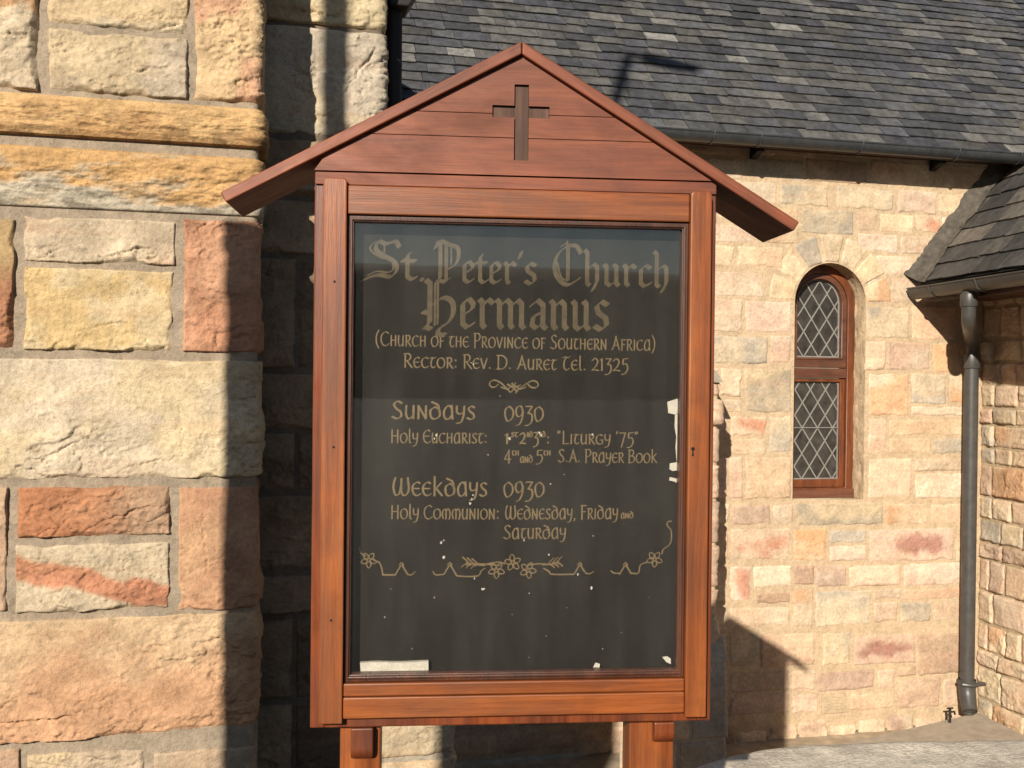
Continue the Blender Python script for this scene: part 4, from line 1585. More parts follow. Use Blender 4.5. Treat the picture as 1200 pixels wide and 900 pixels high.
# frieze boards under the gable
zf = sg(600, 222, 0.004)[1]
acc = Acc()
acc.box(SX0 + 0.002, SX1 - 0.002, 0.0055, 0.0115, zf + 0.0012, GZ0 - 0.0012)
acc.build('frieze', M_GABLE, sign, bevel=0.001)

# door stiles and rails
xl0, xr1 = sg(376.5, 530)[0], sg(829.5, 530)[0]
zst = sg(391, 209)[1]
zsb = sg(386, 847)[1]
for (a, b, m) in ((xl0, IX0, 0), (IX1, xr1, 1)):
    acc = Acc()
    r = 0.010
    pl = [(a, zsb), (b, zsb)]
    zt_ = zst if m == 0 else sg(818, 225)[1]
    for k in range(7):
        tt = k / 6 * PI / 2
        pl.append((b - r + r * math.cos(tt), zt_ - r + r * math.sin(tt)))
    for k in range(7):
        tt = PI / 2 + k / 6 * PI / 2
        pl.append((a + r + r * math.cos(tt), zt_ - r + r * math.sin(tt)))
    acc.prism(pl, -0.012, 0.0118)
    so_ = acc.build('stile', M_WOODV, sign, bevel=0.003)
    if m == 1:
        k_ = Acc()
        xk, zk = sg(812, 526, -0.012)
        a8 = np.linspace(0, 2 * PI, 12, endpoint=False)
        k_.prism([(xk + 0.0042 * math.cos(q), zk + 0.0042 * math.sin(q)) for q in a8], -0.0128, -0.011)
        k_.prism([(xk - 0.0022, zk - 0.016), (xk + 0.0022, zk - 0.016), (xk + 0.0012, zk - 0.003), (xk - 0.0012, zk - 0.003)], -0.0126, -0.0111)
        k_.build('keyhole', M_FLAKE, so_)
    else:
        for (qx, qy) in ((391, 524), (388, 727), (392, 330)):
            k_ = Acc()
            xk, zk = sg(qx, qy, -0.012)
            k_.prism([(xk + 0.0026 * math.cos(q), zk + 0.0026 * math.sin(q)) for q in np.linspace(0, 2 * PI, 10, endpoint=False)], -0.0125, -0.0111)
            k_.build('nail_hole', M_FLAKE, so_)
acc = Acc()
acc.box(IX0 + 0.0008, IX1 - 0.0008, -0.004, 0.0052, ZR1, zf - 0.001)
acc.build('rail', M_WOODH, sign, bevel=0.003)
zmid = sg(600, 813)[1]
acc = Acc()
acc.box(IX0 + 0.0008, IX1 - 0.0008, -0.005, 0.0118, zmid + 0.0008, ZR0)
acc.build('rail', M_WOODH, sign, bevel=0.003)
acc = Acc()
acc.box(IX0 + 0.0008, IX1 - 0.0008, -0.007, 0.0118, sg(600, 838)[1], zmid - 0.0008)
acc.build('rail', M_WOODH, sign, bevel=0.003)

# dark inner moulding that holds the glass
acc = Acc()
mo = 0.0145
ring(acc, sq(IX0 + 0.001, IX1 - 0.001, ZR0 + 0.001, ZR1 - 0.001), sq(IX0 + mo, IX1 - mo, ZR0 + mo * 1.15, ZR1 - mo), 0.004, 0.030)
ring(acc, sq(IX0 + mo * 0.45, IX1 - mo * 0.45, ZR0 + mo * 0.5, ZR1 - mo * 0.45), sq(IX0 + mo * 0.8, IX1 - mo * 0.8, ZR0 + mo * 0.9, ZR1 - mo * 0.8), 0.000, 0.004)
acc.build('inner_frame', M_DARKWOODV, sign, bevel=0.0015)
GX0, GX1, GZa, GZb = IX0 + mo, IX1 - mo, ZR0 + mo * 1.15, ZR1 - mo

# glass
acc = Acc()
acc.box(GX0 - 0.003, GX1 + 0.003, 0.0145, 0.0175, GZa - 0.003, GZb + 0.003)
glass = acc.build('glass_pane', M_GLASS, sign)

# painted board behind it
PYB = 0.050
acc = Acc()
acc.box(SX0 + t + 0.001, SX1 - t - 0.001, PYB, 0.084, SZ0 + t + 0.001, GZ0 - t - 0.001)
panel = acc.build('painted_panel', M_BOARD, sign, label='dark board painted with gold church lettering')

# gable: planks with a cross cut into them
roof_o = [sg(258, 225, -0.0135), sg(612, 48, -0.0135), sg(937, 260, -0.0135)]
RT = 0.024
roof_i_apex_z = roof_o[1][1] - 0.029


def slope(side):
    a, b = roof_o[1], roof_o[0] if side < 0 else roof_o[2]
    return (b[1] - a[1]) / (b[0] - a[0])


sL, sR = slope(-1), slope(1)
apex = (roof_o[1][0], roof_i_apex_z)


def gl_x(z):
    return max(SX0, apex[0] + (z - apex[1]) / sL), min(SX1, apex[0] + (z - apex[1]) / sR)


cz0, cz1 = sg(611, 188)[1], sg(611, 99)[1]
ca0, ca1 = sg(611, 138)[1], sg(611, 124)[1]
cx0, cx1 = sg(602.5, 150)[0], sg(619.5, 150)[0]
cb0, cb1 = sg(577, 131)[0], sg(644, 131)[0]
seam1, seam2 = sg(612, 162)[1], sg(612, 134)[1]
zl = sorted([GZ0 + 0.001, apex[1] - 0.0005, cz0, cz1, ca0, ca1, seam1, seam2, sg(612, 180)[1]])
seams = (seam1, seam2)
acc = Acc()
for a, b in zip(zl[:-1], zl[1:]):
    za = a + (0.0009 if a in seams else 0)
    zb_ = b - (0.0009 if b in seams else 0)
    zmid_ = (a + b) / 2
    gaps = []
    if ca0 < zmid_ < ca1:
        gaps = [(cb0, cb1)]
    elif cz0 < zmid_ < cz1:
        gaps = [(cx0, cx1)]
    la, ra = gl_x(za)
    lb, rb = gl_x(zb_)
    yo = 0.0
    cuts = [(la, lb)] + [x for gp in gaps for x in ((gp[0], gp[0]), (gp[1], gp[1]))] + [(ra, rb)]
    for i in range(0, len(cuts), 2):
        l, r = cuts[i], cuts[i + 1]
        acc.prism([(l[0], za), (r[0], za), (r[1], zb_), (l[1], zb_)], yo, 0.011)
gab = acc.build('gable', M_GABLE, sign, label='reddish planked gable with a cross cut into it')
acc = Acc()
acc.prism([(SX0 + 0.001, GZ0 + 0.001), (SX1 - 0.001, GZ0 + 0.001), (apex[0], apex[1] - 0.001)], 0.0112, CB)
acc.build('gable_backing', M_DARKWOOD, sign)
acc = Acc()
e_ = 0.0004
acc.box(cx0 + e_, cx1 - e_, 0.0075, 0.0111, cz0 + e_, cz1 - e_)
acc.box(cb0 + e_, cx0 - e_, 0.0077, 0.0111, ca0 + e_, ca1 - e_)
acc.box(cx1 + e_, cb1 - e_, 0.0077, 0.0111, ca0 + e_, ca1 - e_)
acc.build('cross', M_CROSS, gab, label='weathered grey brown sunken cross')

# two roof boards
YRF, YRBK = -0.0135, 0.19
for side in (-1, 1):
    end = roof_o[0] if side < 0 else roof_o[2]
    d = np.array([end[0] - roof_o[1][0], end[1] - roof_o[1][1]])
    ln = np.linalg.norm(d)
    d /= ln
    nrm_ = np.array([d[1], -d[0]]) * (1 if side < 0 else -1)
    if nrm_[1] > 0:
        nrm_ = -nrm_
    A = np.array(roof_o[1])
    E_ = A + d * ln
    # plumb cut at the ridge, square cut at the eave
    tv = RT / abs(nrm_[1])
    poly = [A + np.array([0.0006 * side, 0]), E_, E_ + nrm_ * RT, A + np.array([0.0006 * side, -tv])]
    if side > 0:
        poly = poly[::-1]
    poly = [tuple(p) for p in poly]
    # make sure it winds counter-clockwise seen from the front
    ar = sum(poly[i][0] * poly[(i + 1) % 4][1] - poly[(i + 1) % 4][0] * poly[i][1] for i in range(4))
    if ar < 0:
        poly = poly[::-1]
    acc = Acc()
    acc.prism(poly, YRF, YRBK)
    ang = math.atan2(d[1], d[0])
    mw = mat_wood('roof_board_wood_' + ('falling' if side > 0 else 'rising'), ang, *RED, rough=0.5, grime=0.45, seed=11.0 + side, across=26)
    acc.build('roof_board', mw, sign, bevel=0.003)

# posts with rounded corbel blocks
for (x0, x1, bx0, bx1, by0, by1) in ((398, 446, 411, 437, 855, 892), (738, 790, 767, 790, 842, 872)):
    a, _ = sg(x0, 880, 0.03)
    b, _ = sg(x1, 880, 0.03)
    acc = Acc()
    acc.box(a, b, 0.036, CB + 0.0, 0.0, SZ0 - 0.001)
    po = acc.build('post', M_WOODV, sign, bevel=0.004)
    c, z1_ = sg(bx0, by0, 0.012)
    d_, z0_ = sg(bx1, by1, 0.012)
    acc = Acc()
    z1_ = SZ0 - 0.0015
    pr = [(0.035, z0_ + 0.0)] + [(0.035 - 0.026 * math.sin(q), z0_ + 0.026 - 0.026 * math.cos(q)) for q in np.linspace(0.2, PI / 2, 7)] + [(0.009, z1_), (0.035, z1_)]
    acc.prism(pr[::-1], c, d_, plane='yz')
    acc.build('corbel', M_CASE, po, bevel=0.003)

# ------------------------------------------------------------------ the lettering: strokes of a broad pen
def catmull(pts, n=8):
    P = [np.array(p, float) for p in pts]
    if len(P) < 3:
        return P
    P = [2 * P[0] - P[1]] + P + [2 * P[-1] - P[-2]]
    out = []
    for i in range(1, len(P) - 2):
        for k in range(n):
            t = k / n
            a, b, c, d = P[i - 1], P[i], P[i + 1], P[i + 2]
            out.append(0.5 * (2 * b + (c - a) * t + (2 * a - 5 * b + 4 * c - d) * t * t + (-a + 3 * b - 3 * c + d) * t ** 3))
    out.append(P[-2])
    return out


def hull(pts):
    pts = sorted(set((round(p[0], 7), round(p[1], 7)) for p in pts))
    if len(pts) < 3:
        return pts

    def cr(o, a, b):
        return (a[0] - o[0]) * (b[1] - o[1]) - (a[1] - o[1]) * (b[0] - o[0])
    lo = []
    for p in pts:
        while len(lo) >= 2 and cr(lo[-2], lo[-1], p) <= 0:
            lo.pop()
        lo.append(p)
    up = []
    for p in reversed(pts):
        while len(up) >= 2 and cr(up[-2], up[-1], p) <= 0:
            up.pop()
        up.append(p)
    return lo[:-1] + up[:-1]


CN = [0]


def pen(acc, pts, wid, ang, thin, y):
    """sweep a flat nib along pts (local x, z of the panel), each step its own small flat face"""
    e = np.array([math.cos(ang), math.sin(ang)]) * wid / 2
    f = np.array([-math.sin(ang), math.cos(ang)]) * thin / 2
    nib = [e + f, e - f, -e - f, -e + f]
    for p, q in zip(pts[:-1], pts[1:]):
        h = hull([p + o for o in nib] + [q + o for o in nib])
        if len(h) < 3:
            continue
        CN[0] += 1
        yy = y - 0.00002 * (CN[0] % 9)
        acc.add([(a, yy, b) for a, b in h], [tuple(range(len(h)))])


O = [(.40, 1), (.12, .82), (.03, .48), (.14, .14), (.40, 0), (.68, .16), (.78, .5), (.68, .85), (.40, 1)]
CAPS = {
    'A': (.74, ['l', (.02, 0), (.10, .06)], ['c', (.06, .02), (.22, .35), (.40, 1.0)], ['l', (.36, 1.0), (.70, 0)], ['l', (.16, .34), (.58, .34)]),
    'B': (.64, ['l', (.10, 0), (.10, 1)], ['c', (.02, 1), (.42, .97), (.50, .76), (.36, .56), (.12, .54)], ['c', (.12, .54), (.46, .50), (.60, .26), (.42, .03), (.02, 0)]),
    'C': (.74, ['c', (.68, .88), (.45, 1), (.14, .82), (.04, .47), (.16, .12), (.45, 0), (.72, .16)]),
    'D': (.82, ['l', (.12, 0), (.12, 1)], ['c', (.0, 1), (.45, .98), (.74, .72), (.74, .3), (.45, .02), (.0, 0)]),
    'E': (.66, ['c', (.60, .90), (.40, 1), (.12, .80), (.04, .46), (.16, .12), (.42, 0), (.64, .14)], ['l', (.08, .52), (.54, .52)]),
    'F': (.54, ['l', (.12, -.05), (.12, 1)], ['l', (.04, 1), (.52, .98)], ['l', (.12, .54), (.44, .54)]),
    'G': (.80, ['c', (.68, .88), (.45, 1), (.14, .82), (.04, .47), (.16, .12), (.45, 0), (.70, .10), (.70, .44)], ['l', (.50, .44), (.76, .44)]),
    'H': (.72, ['l', (.10, 0), (.10, 1)], ['l', (.60, 0), (.60, 1)], ['l', (.10, .54), (.60, .54)]),
    'I': (.24, ['l', (.12, 0), (.12, 1)]),
    'K': (.64, ['l', (.10, 0), (.10, 1)], ['l', (.54, 1), (.12, .46)], ['l', (.20, .54), (.62, 0)]),
    'L': (.54, ['l', (.10, 1), (.10, .02)], ['l', (.06, 0), (.52, .02)]),
    'M': (1.0, ['c', (.46, 0), (.46, .75), (.36, .98), (.12, .80), (.05, .40), (.16, .04)], ['c', (.48, .74), (.64, 1), (.86, .80), (.92, .35), (.82, -.02)]),
    'N': (.74, ['l', (.10, 0), (.10, 1)], ['l', (.08, 1), (.62, .02)], ['l', (.62, 0), (.62, 1)]),
    'O': (.82, ['c'] + O),
    'P': (.60, ['l', (.12, -.05), (.12, 1)], ['c', (.02, 1), (.42, 1), (.56, .76), (.42, .50), (.12, .46)]),
    'R': (.66, ['l', (.12, 0), (.12, 1)], ['c', (.02, 1), (.40, 1), (.54, .78), (.40, .53), (.14, .50)], ['c', (.26, .50), (.46, .22), (.66, -.02)]),
    'S': (.60, ['c', (.54, .88), (.32, 1), (.12, .82), (.24, .58), (.46, .40), (.50, .14), (.28, 0), (.02, .12)]),
    'T': (.60, ['c', (.0, .90), (.18, .99), (.40, .93), (.60, 1.0)], ['c', (.30, .96), (.14, .62), (.14, .20), (.34, 0), (.54, .14)]),
    'U': (.72, ['c', (.10, 1), (.08, .36), (.22, .02), (.42, .06), (.60, .30)], ['l', (.60, 1), (.60, 0)]),
    'V': (.68, ['l', (.02, 1), (.34, 0)], ['l', (.34, .02), (.66, 1)]),
    'W': (1.0, ['c', (.16, 1), (.04, .5), (.16, .04), (.38, .10), (.48, .55)], ['c', (.50, .95), (.50, .22), (.70, 0), (.92, .30), (.86, 1.0)]),
    'Y': (.64, ['c', (.05, 1), (.08, .52), (.32, .40), (.54, .56)], ['c', (.58, 1), (.54, .30), (.36, -.22), (.06, -.30)]),
}
SM = 0.76
SMALL = {
    'a': (.60, ['c', (.50, .62), (.28, .78), (.06, .46), (.10, .08), (.30, .0), (.50, .26)], ['l', (.46, .80), (.52, .0)]),
    'd': (.62, ['c', (.30, .70), (.06, .50), (.08, .12), (.30, 0), (.54, .18), (.52, .52), (.30, .70)], ['c', (.52, .40), (.46, .78), (.12, .98)]),
    'l': (.26, ['c', (.10, 1.08), (.10, .15), (.22, .0)]),
    'k': (.58, ['l', (.10, 0), (.10, 1.08)], ['l', (.48, .74), (.12, .34)], ['l', (.18, .42), (.54, 0)]),
    'i': (.20, ['l', (.10, 0), (.10, SM)]),
}
DIG = {
    '0': (.68, ['c', (.34, .9), (.08, .7), (.05, .35), (.18, .02), (.36, 0), (.60, .25), (.60, .65), (.34, .9)]),
    '1': (.28, ['l', (.02, .78), (.14, .9)], ['l', (.14, .9), (.14, 0)]),
    '2': (.58, ['c', (.05, .74), (.26, .92), (.48, .72), (.36, .36), (.04, .02)], ['c', (.04, .02), (.3, .06), (.56, .0)]),
    '3': (.54, ['l', (.06, .9), (.48, .9)], ['l', (.48, .88), (.20, .48)], ['c', (.20, .48), (.46, .40), (.48, .02), (.28, -.24), (.02, -.28)]),
    '4': (.60, ['l', (.42, .95), (.02, .24)], ['l', (.02, .22), (.58, .22)], ['l', (.40, .95), (.40, -.10)]),
    '5': (.54, ['l', (.14, .9), (.50, .94)], ['l', (.14, .9), (.12, .52)], ['c', (.12, .50), (.40, .52), (.50, .18), (.30, -.18), (.02, -.24)]),
    '7': (.54, ['l', (.02, .9), (.52, .9)], ['l', (.50, .9), (.18, -.22)]),
    '9': (.60, ['c', (.52, .62), (.40, .90), (.12, .84), (.04, .52), (.20, .26), (.46, .38), (.54, .66), (.50, .20), (.30, -.20), (.10, -.28)]),
    '.': (.22, ['l', (.08, .10), (.13, .04)]),
    ',': (.22, ['l', (.12, .06), (.06, -.14)]),
    ':': (.26, ['l', (.10, .14), (.15, .06)], ['l', (.10, .62), (.15, .54)]),
    '"': (.30, ['l', (.06, 1.0), (.04, .82)], ['l', (.20, 1.0), (.18, .82)]),
    "'": (.18, ['l', (.10, 1.02), (.06, .82)]),
    '(': (.34, ['c', (.28, 1.12), (.08, .72), (.08, .22), (.28, -.18)]),
    ')': (.34, ['c', (.04, 1.12), (.24, .72), (.24, .22), (.04, -.18)]),
    ' ': (.24,),
}
# blackletter, x-height 1
def stem(x, top=.90, bot=.10):
    return ['l', (x - .10, top + .06), (x, top - .04), (x, bot + .04), (x + .10, bot - .06)]


BLK = {
    'e': (.66, ['l', (.24, .93), (.12, .80), (.12, .16), (.28, .03), (.50, .16)], ['l', (.16, .82), (.34, .97), (.50, .80), (.46, .64), (.14, .44)]),
    'r': (.60, stem(.14), ['l', (.16, .74), (.36, .97), (.52, .84)]),
    'n': (.78, stem(.14), ['l', (.16, .74), (.40, .96), (.54, .84), (.54, .14), (.64, .04)]),
    'm': (1.18, stem(.14), ['l', (.16, .74), (.40, .96), (.54, .84), (.54, .14), (.62, .05)], ['l', (.56, .74), (.80, .96), (.94, .84), (.94, .14), (1.04, .04)]),
    'a': (.74, ['l', (.10, .80), (.32, .97), (.52, .82), (.52, .14), (.64, .04)], ['l', (.50, .58), (.18, .44), (.12, .16), (.28, .04), (.50, .22)]),
    'u': (.78, ['l', (.04, .96), (.14, .86), (.14, .14), (.28, .03), (.54, .24)], ['l', (.44, .96), (.54, .86), (.54, .14), (.64, .04)]),
    's': (.66, ['l', (.52, .86), (.30, .97), (.12, .82), (.18, .60), (.46, .42), (.50, .18), (.28, .03), (.06, .16)]),
    't': (.50, ['l', (.22, 1.28), (.14, 1.16), (.14, .16), (.28, .03), (.46, .14)], ['l', (-.04, .92), (.42, .92)]),
    'h': (.76, ['l', (.04, 1.58), (.14, 1.46), (.14, .12), (.24, .02)], ['l', (.16, .74), (.40, .97), (.54, .84), (.54, .20), (.36, -.20)]),
    'c': (.60, ['l', (.50, .84), (.32, .97), (.12, .80), (.12, .16), (.28, .03), (.50, .16)]),
    '.': (.30, ['l', (.10, .08), (.16, .02)]),
    "'": (.26, ['l', (.16, 1.45), (.08, 1.18)]),
    'S': (1.25, ['c', (1.12, 1.36), (.98, 1.58), (.66, 1.46), (.40, 1.56), (.30, 1.24), (.52, 1.00), (.92, .76), (1.04, .42), (.84, .10), (.46, .16), (.12, .06), (-.20, -.16)],
          ['h', (.30, 1.54), (.10, 1.30), (.22, 1.06), (.56, .84)], ['h', (.90, .66), (.90, .40), (.72, .28), (.34, .30), (.02, .12)], ['h', (.60, 1.42), (.60, 1.10)]),
    'P': (1.15, ['l', (.08, 1.56), (.22, 1.44), (.22, .20), (.06, -.04)], ['h', (.44, 1.50), (.44, .06)], ['h', (.52, 1.50), (.52, .10)],
          ['c', (-.02, 1.30), (.20, 1.58), (.60, 1.46), (.98, 1.34), (1.02, .96), (.84, .66), (.52, .52)], ['l', (.10, .10), (.44, .02), (.62, .16)], ['h', (.70, 1.36), (.70, .70)]),
    'C': (1.28, ['c', (1.18, 1.22), (.98, 1.48), (.62, 1.46), (.26, 1.16), (.12, .70), (.28, .24), (.66, .02), (1.12, .26)], ['h', (.62, 1.66), (.62, .16)], ['h', (.70, 1.56), (.70, .20)],
          ['h', (.62, 1.60), (.36, 1.44)], ['h', (.22, .86), (.40, .30), (.66, .18)]),
    'H': (1.30, ['l', (.12, 1.84), (.26, 1.72), (.26, .22), (.08, .00)], ['h', (.44, 1.74), (.44, .10)], ['h', (.54, 1.74), (.54, .16)], ['l', (.02, .62), (.20, .58)],
          ['c', (.44, .98), (.74, 1.18), (1.04, 1.04), (1.10, .60), (.90, .20), (.62, .00), (.56, -.20), (.80, -.22)], ['l', (.10, .04), (.30, -.04)]),
}


for _ch, _k in (('S', 1.15), ('P', 1.16), ('C', 1.18), ('H', 0.84)):
    _a = BLK[_ch]
    BLK[_ch] = (_a[0],) + tuple([st[0]] + [(p[0], p[1] * _k if p[1] > 0 else p[1]) for p in st[1:]] for st in _a[1:])


def glyph(ch, style):
    """advance, strokes, scale"""
    if style == 'black':
        return BLK[ch], 1.0
    if ch in DIG:
        return DIG[ch], 1.0
    if ch in SMALL and style != 'tiny':
        return SMALL[ch], 1.0
    if ch.islower():
        return (SMALL[ch], 1.0) if ch in SMALL else (CAPS[ch.upper()], SM)
    return CAPS[ch], 1.0


LET = Acc()
LETF = Acc()


def write(acc, txt, px0, px1, by0, by1, cap, style='uncial', nib=0.15, ang=25, thin=0.055, caps_only=None):
    """write txt from photo pixel px0 to px1 on baselines by0 -> by1, capitals cap pixels high"""
    a = np.array(sg(px0, by0, PYB))
    b = np.array(sg(px1, by1, PYB))
    top = np.array(sg(px0, by0 - cap, PYB))
    hgt = top[1] - a[1]
    gap = 0.10 if style != 'black' else 0.02
    adv = 0.0
    items = []
    for ch in txt:
        sup = 1.0
        if ch == ' ' and style == 'black':
            adv += 0.45
            continue
        gph, sc = glyph(ch, style)
        items.append((gph, sc, adv))
        adv += gph[0] * sc + gap
    adv -= gap
    ln = np.linalg.norm(b - a)
    kx = ln / adv
    d = (b - a) / ln
    for gph, sc, off in items:
        for st_ in gph[1:]:
            typ, pts = st_[0], st_[1:]
            pts = [np.array(p, float) for p in pts]
            if typ == 'c' or (typ == 'h' and len(pts) > 2):
                pts = catmull(pts, 7)
            q = [a + d * ((p[0] * sc + off) * kx) + np.array([0, p[1] * sc * hgt]) for p in pts]
            u = 0.5 * (kx + hgt) if style != 'black' else kx * 0.5 + hgt * 0.5
            if typ == 'h':
                pen(acc, q, u * 0.07, math.radians(ang), u * 0.035, PYB - 0.0005)
            else:
                pen(acc, q, u * nib, math.radians(ang), u * thin, PYB - 0.0005)


bl = dict(style='black', nib=0.195, ang=40, thin=0.04)
write(LETF, 'St.', 430, 500, 326, 329, 24.5, **bl)
write(LETF, "Peter's", 510, 631, 331, 334, 26.5, **bl)
write(LETF, 'Church', 646, 787, 334, 337, 26.5, **bl)
write(LETF, 'Hermanus', 495, 716, 384, 388, 36, **bl)
un = dict(nib=0.112, ang=24, thin=0.044)
write(LET, '(Church of the Province of Southern Africa)', 440, 768, 405, 411, 16.5, nib=0.10, ang=24, thin=0.042)
write(LET, 'Rector: Rev. D. Auret Tel. 21325', 473, 736, 430.5, 435, 16, **un)
write(LET, 'Sundays', 459, 557, 490.5, 491.5, 20.5, **un)
write(LET, '0930', 591, 637, 493, 493.5, 19, **un)
write(LET, 'Holy Eucharist:', 458, 571, 519, 519.5, 15.5, **un)
write(LET, '1', 592, 596.5, 520, 520, 13, nib=0.17, ang=24, thin=0.06)
write(LET, 'st', 599, 607, 512, 512, 7, nib=0.2, ang=24, thin=0.09)
write(LET, '2', 609, 616, 520, 520, 14, nib=0.17, ang=24, thin=0.06)
write(LET, 'nd', 617.5, 624, 512, 512, 7, nib=0.2, ang=24, thin=0.09)
write(LET, '3', 625, 631, 519.5, 519.5, 14, nib=0.17, ang=24, thin=0.06)
write(LET, 'rd', 632, 639, 512, 512, 7, nib=0.2, ang=24, thin=0.09)
write(LET, ':', 641, 643.5, 520, 520, 13, nib=0.16, ang=24, thin=0.08)
write(LET, '"Liturgy \'75"', 653, 748, 520, 521, 15, **un)
write(LET, '4', 591, 599, 541.5, 541.5, 15, **un)
write(LET, 'th', 600, 608, 533.5, 533.5, 7, nib=0.2, ang=24, thin=0.09)
write(LET, 'and', 609.5, 624, 542, 542, 9, nib=0.16, ang=24, thin=0.07)
write(LET, '5', 628, 636, 540.5, 540.5, 14, **un)
write(LET, 'th', 637, 645, 533.5, 533.5, 7, nib=0.2, ang=24, thin=0.09)
write(LET, 'S.A. Prayer Book', 654, 770, 541.5, 542.5, 15, **un)
write(LET, 'Weekdays', 460, 571, 580.5, 581.5, 21, **un)
write(LET, '0930', 590, 638, 582, 582, 19, **un)
write(LET, 'Holy Communion:', 458, 585, 608, 608.5, 16, **un)
write(LET, 'Wednesday, Friday', 592, 724, 608.5, 608, 16, **un)
write(LET, 'and', 727.5, 742, 607.5, 607, 8, nib=0.16, ang=24, thin=0.07)
write(LET, 'Saturday', 590, 663, 631.5, 631, 16, **un)


def trace(acc, pts, wid=1.7, ang=40, thin=0.9, curve=True, m=None):
    m = m or (lambda x, y: (400 + x / 2.927, 440 + y / 2.928))
    q = [np.array(sg(*m(*p), PYB)) for p in pts]
    if curve and len(q) > 2:
        q = catmull(q, 6)
    u = 0.00185
    pen(acc, q, wid * u, math.radians(ang), thin * u, PYB - 0.0005)


# little scroll under the rector's line
trace(LET, [(538, 30), (530, 38), (518, 40), (509, 33), (511, 22), (525, 16), (545, 24), (565, 42), (580, 58)])
trace(LET, [(640, 30), (650, 40), (665, 42), (675, 34), (670, 22), (655, 18), (635, 28), (610, 46), (598, 60)])
trace(LET, [(548, 40), (570, 46), (590, 34), (612, 46), (632, 40)])
for p in ([(585, 26), (592, 40), (584, 56)], [(597, 26), (590, 40), (603, 56)], [(570, 30), (590, 40), (614, 34)]):
    trace(LET, p, 2.2)


def flower(cx, cy, r, n=5, a0=0.3):
    for i in range(n):
        a = a0 + i * 2 * PI / n
        t = (math.cos(a), math.sin(a))
        nn = (-t[1], t[0])
        P_ = lambda k, s: (cx + t[0] * r * k + nn[0] * r * s, cy + t[1] * r * k + nn[1] * r * s)
        trace(LET, [P_(.15, 0), P_(.55, .30), P_(1.0, .12), P_(.98, -.10), P_(.55, -.30), P_(.15, 0)], 1.2, 40, 0.8)


def sprig(x0, y0, dx, dy):
    trace(LET, [(x0, y0), (x0 + dx * .5, y0 + dy * .3), (x0 + dx, y0 + dy)], 1.3)
    for k in (.35, .6, .85):
        px, py = x0 + dx * k, y0 + dy * k
        trace(LET, [(px, py), (px + dx * .22, py - 14), (px + dx * .34, py - 20)], 1.6)
        trace(LET, [(px, py), (px + dx * .26, py + 6), (px + dx * .38, py + 13)], 1.6)


# bottom border
trace(LET, [(62, 592), (68, 610), (84, 620)], 1.3)
flower(94, 633, 26)
trace(LET, [(112, 634), (130, 642), (138, 660), (142, 682)], 1.5)
trace(LET, [(142, 684), (186, 684)], 1.7, 40, 1.2, False)
for cx in (206, 372, 818, 974):
    trace(LET, [(cx - 20, 682), (cx - 2, 652)], 1.6, 40, 1.1, False)
    trace(LET, [(cx + 2, 650), (cx + 20, 680)], 1.9, 40, 1.1, False)
    trace(LET, [(cx - 7, 650), (cx, 642), (cx + 8, 650)], 1.4)
trace(LET, [(226, 682), (240, 684), (252, 674)], 1.4)
trace(LET, [(314, 672), (324, 684), (352, 682)], 1.4)
trace(LET, [(392, 680), (402, 688), (466, 688), (480, 670), (492, 662)], 1.7)
trace(LET, [(430, 650), (462, 646), (500, 648), (545, 652)], 1.4)
trace(LET, [(640, 650), (680, 646), (716, 648), (745, 636)], 1.4)
sprig(492, 652, -64, -10)
sprig(690, 650, 56, -10)
flower(532, 668, 27)
flower(588, 642, 27, 5, 0.8)
flower(640, 668, 27, 5, 0.1)
trace(LET, [(500, 646), (540, 640), (560, 646)], 1.4)
trace(LET, [(694, 662), (712, 672), (724, 682), (798, 682)], 1.7)
trace(LET, [(838, 678), (852, 680), (866, 672)], 1.4)
trace(LET, [(924, 670), (936, 678), (954, 678)], 1.4)
trace(LET, [(994, 678), (1018, 678), (1026, 650), (1050, 640)], 1.6)
flower(1074, 630, 26)
trace(LET, [(1100, 612), (1104, 596), (1124, 582), (1132, 560), (1130, 530), (1118, 516), (1120, 502), (1132, 500)], 1.5)

LETF.build('lettering', M_GOLDFADE, panel, label='large faded gold blackletter heading')
LET.build('lettering', M_GOLD, panel, label='smaller gold uncial lines and flowered border')

# flaked spots and bird droppings on the board
rn = random.Random(44)


def blob(acc, px, py, r, sx=1.0, sz=1.0, y=None):
    c = np.array(sg(px, py, PYB))
    n = 9
    ph = rn.random() * 6
    pl = []
    for i in range(n):
        a = 2 * PI * i / n
        q = r * 0.00185 * (0.6 + 0.75 * rn.random())
        pl.append((c[0] + q * sx * math.cos(a), c[1] + q * sz * math.sin(a)))
    CN[0] += 1
    yy = PYB - 0.0009 - 0.00003 * (CN[0] % 7)
    acc.prism(pl, yy - 0.0006, yy)


for (x, y, r) in ((511, 510, 2.8), (509, 514, 2.0), (597, 514, 3.0), (632, 507, 2.6), (634, 510, 2.2), (694, 509, 2.2), (572, 533, 1.6), (553, 585, 2.0), (551, 590, 2.6), (554, 580, 1.6),
                  (645, 567, 1.6), (517, 636, 3.0), (520, 633, 1.6), (520, 653, 2.8), (643, 650, 2.4), (614, 633, 1.6), (556, 678, 1.8), (567, 690, 2.0), (677, 673, 2.2), (693, 688, 1.8),
                  (565, 690, 2.6), (693, 689, 2.6), (451, 723, 1.4), (620, 695, 1.2), (555, 427, 1.8), (552, 425, 1.2), (509, 700, 1.2), (600, 720, 0.9), (664, 712, 0.9), (706, 760, 1.2), (483, 760, 0.9), (728, 741, 0.9),
                  (640, 745, 0.8), (540, 752, 0.7), (620, 770, 0.8), (458, 690, 0.8), (760, 700, 0.8), (586, 464, 1.0), (695, 628, 1.2), (661, 556, 0.9)):
    one = Acc()
    blob(one, x, y, r * 0.62, 0.8, 1.0)
    one.build('bird_dropping', M_DIRT, panel)
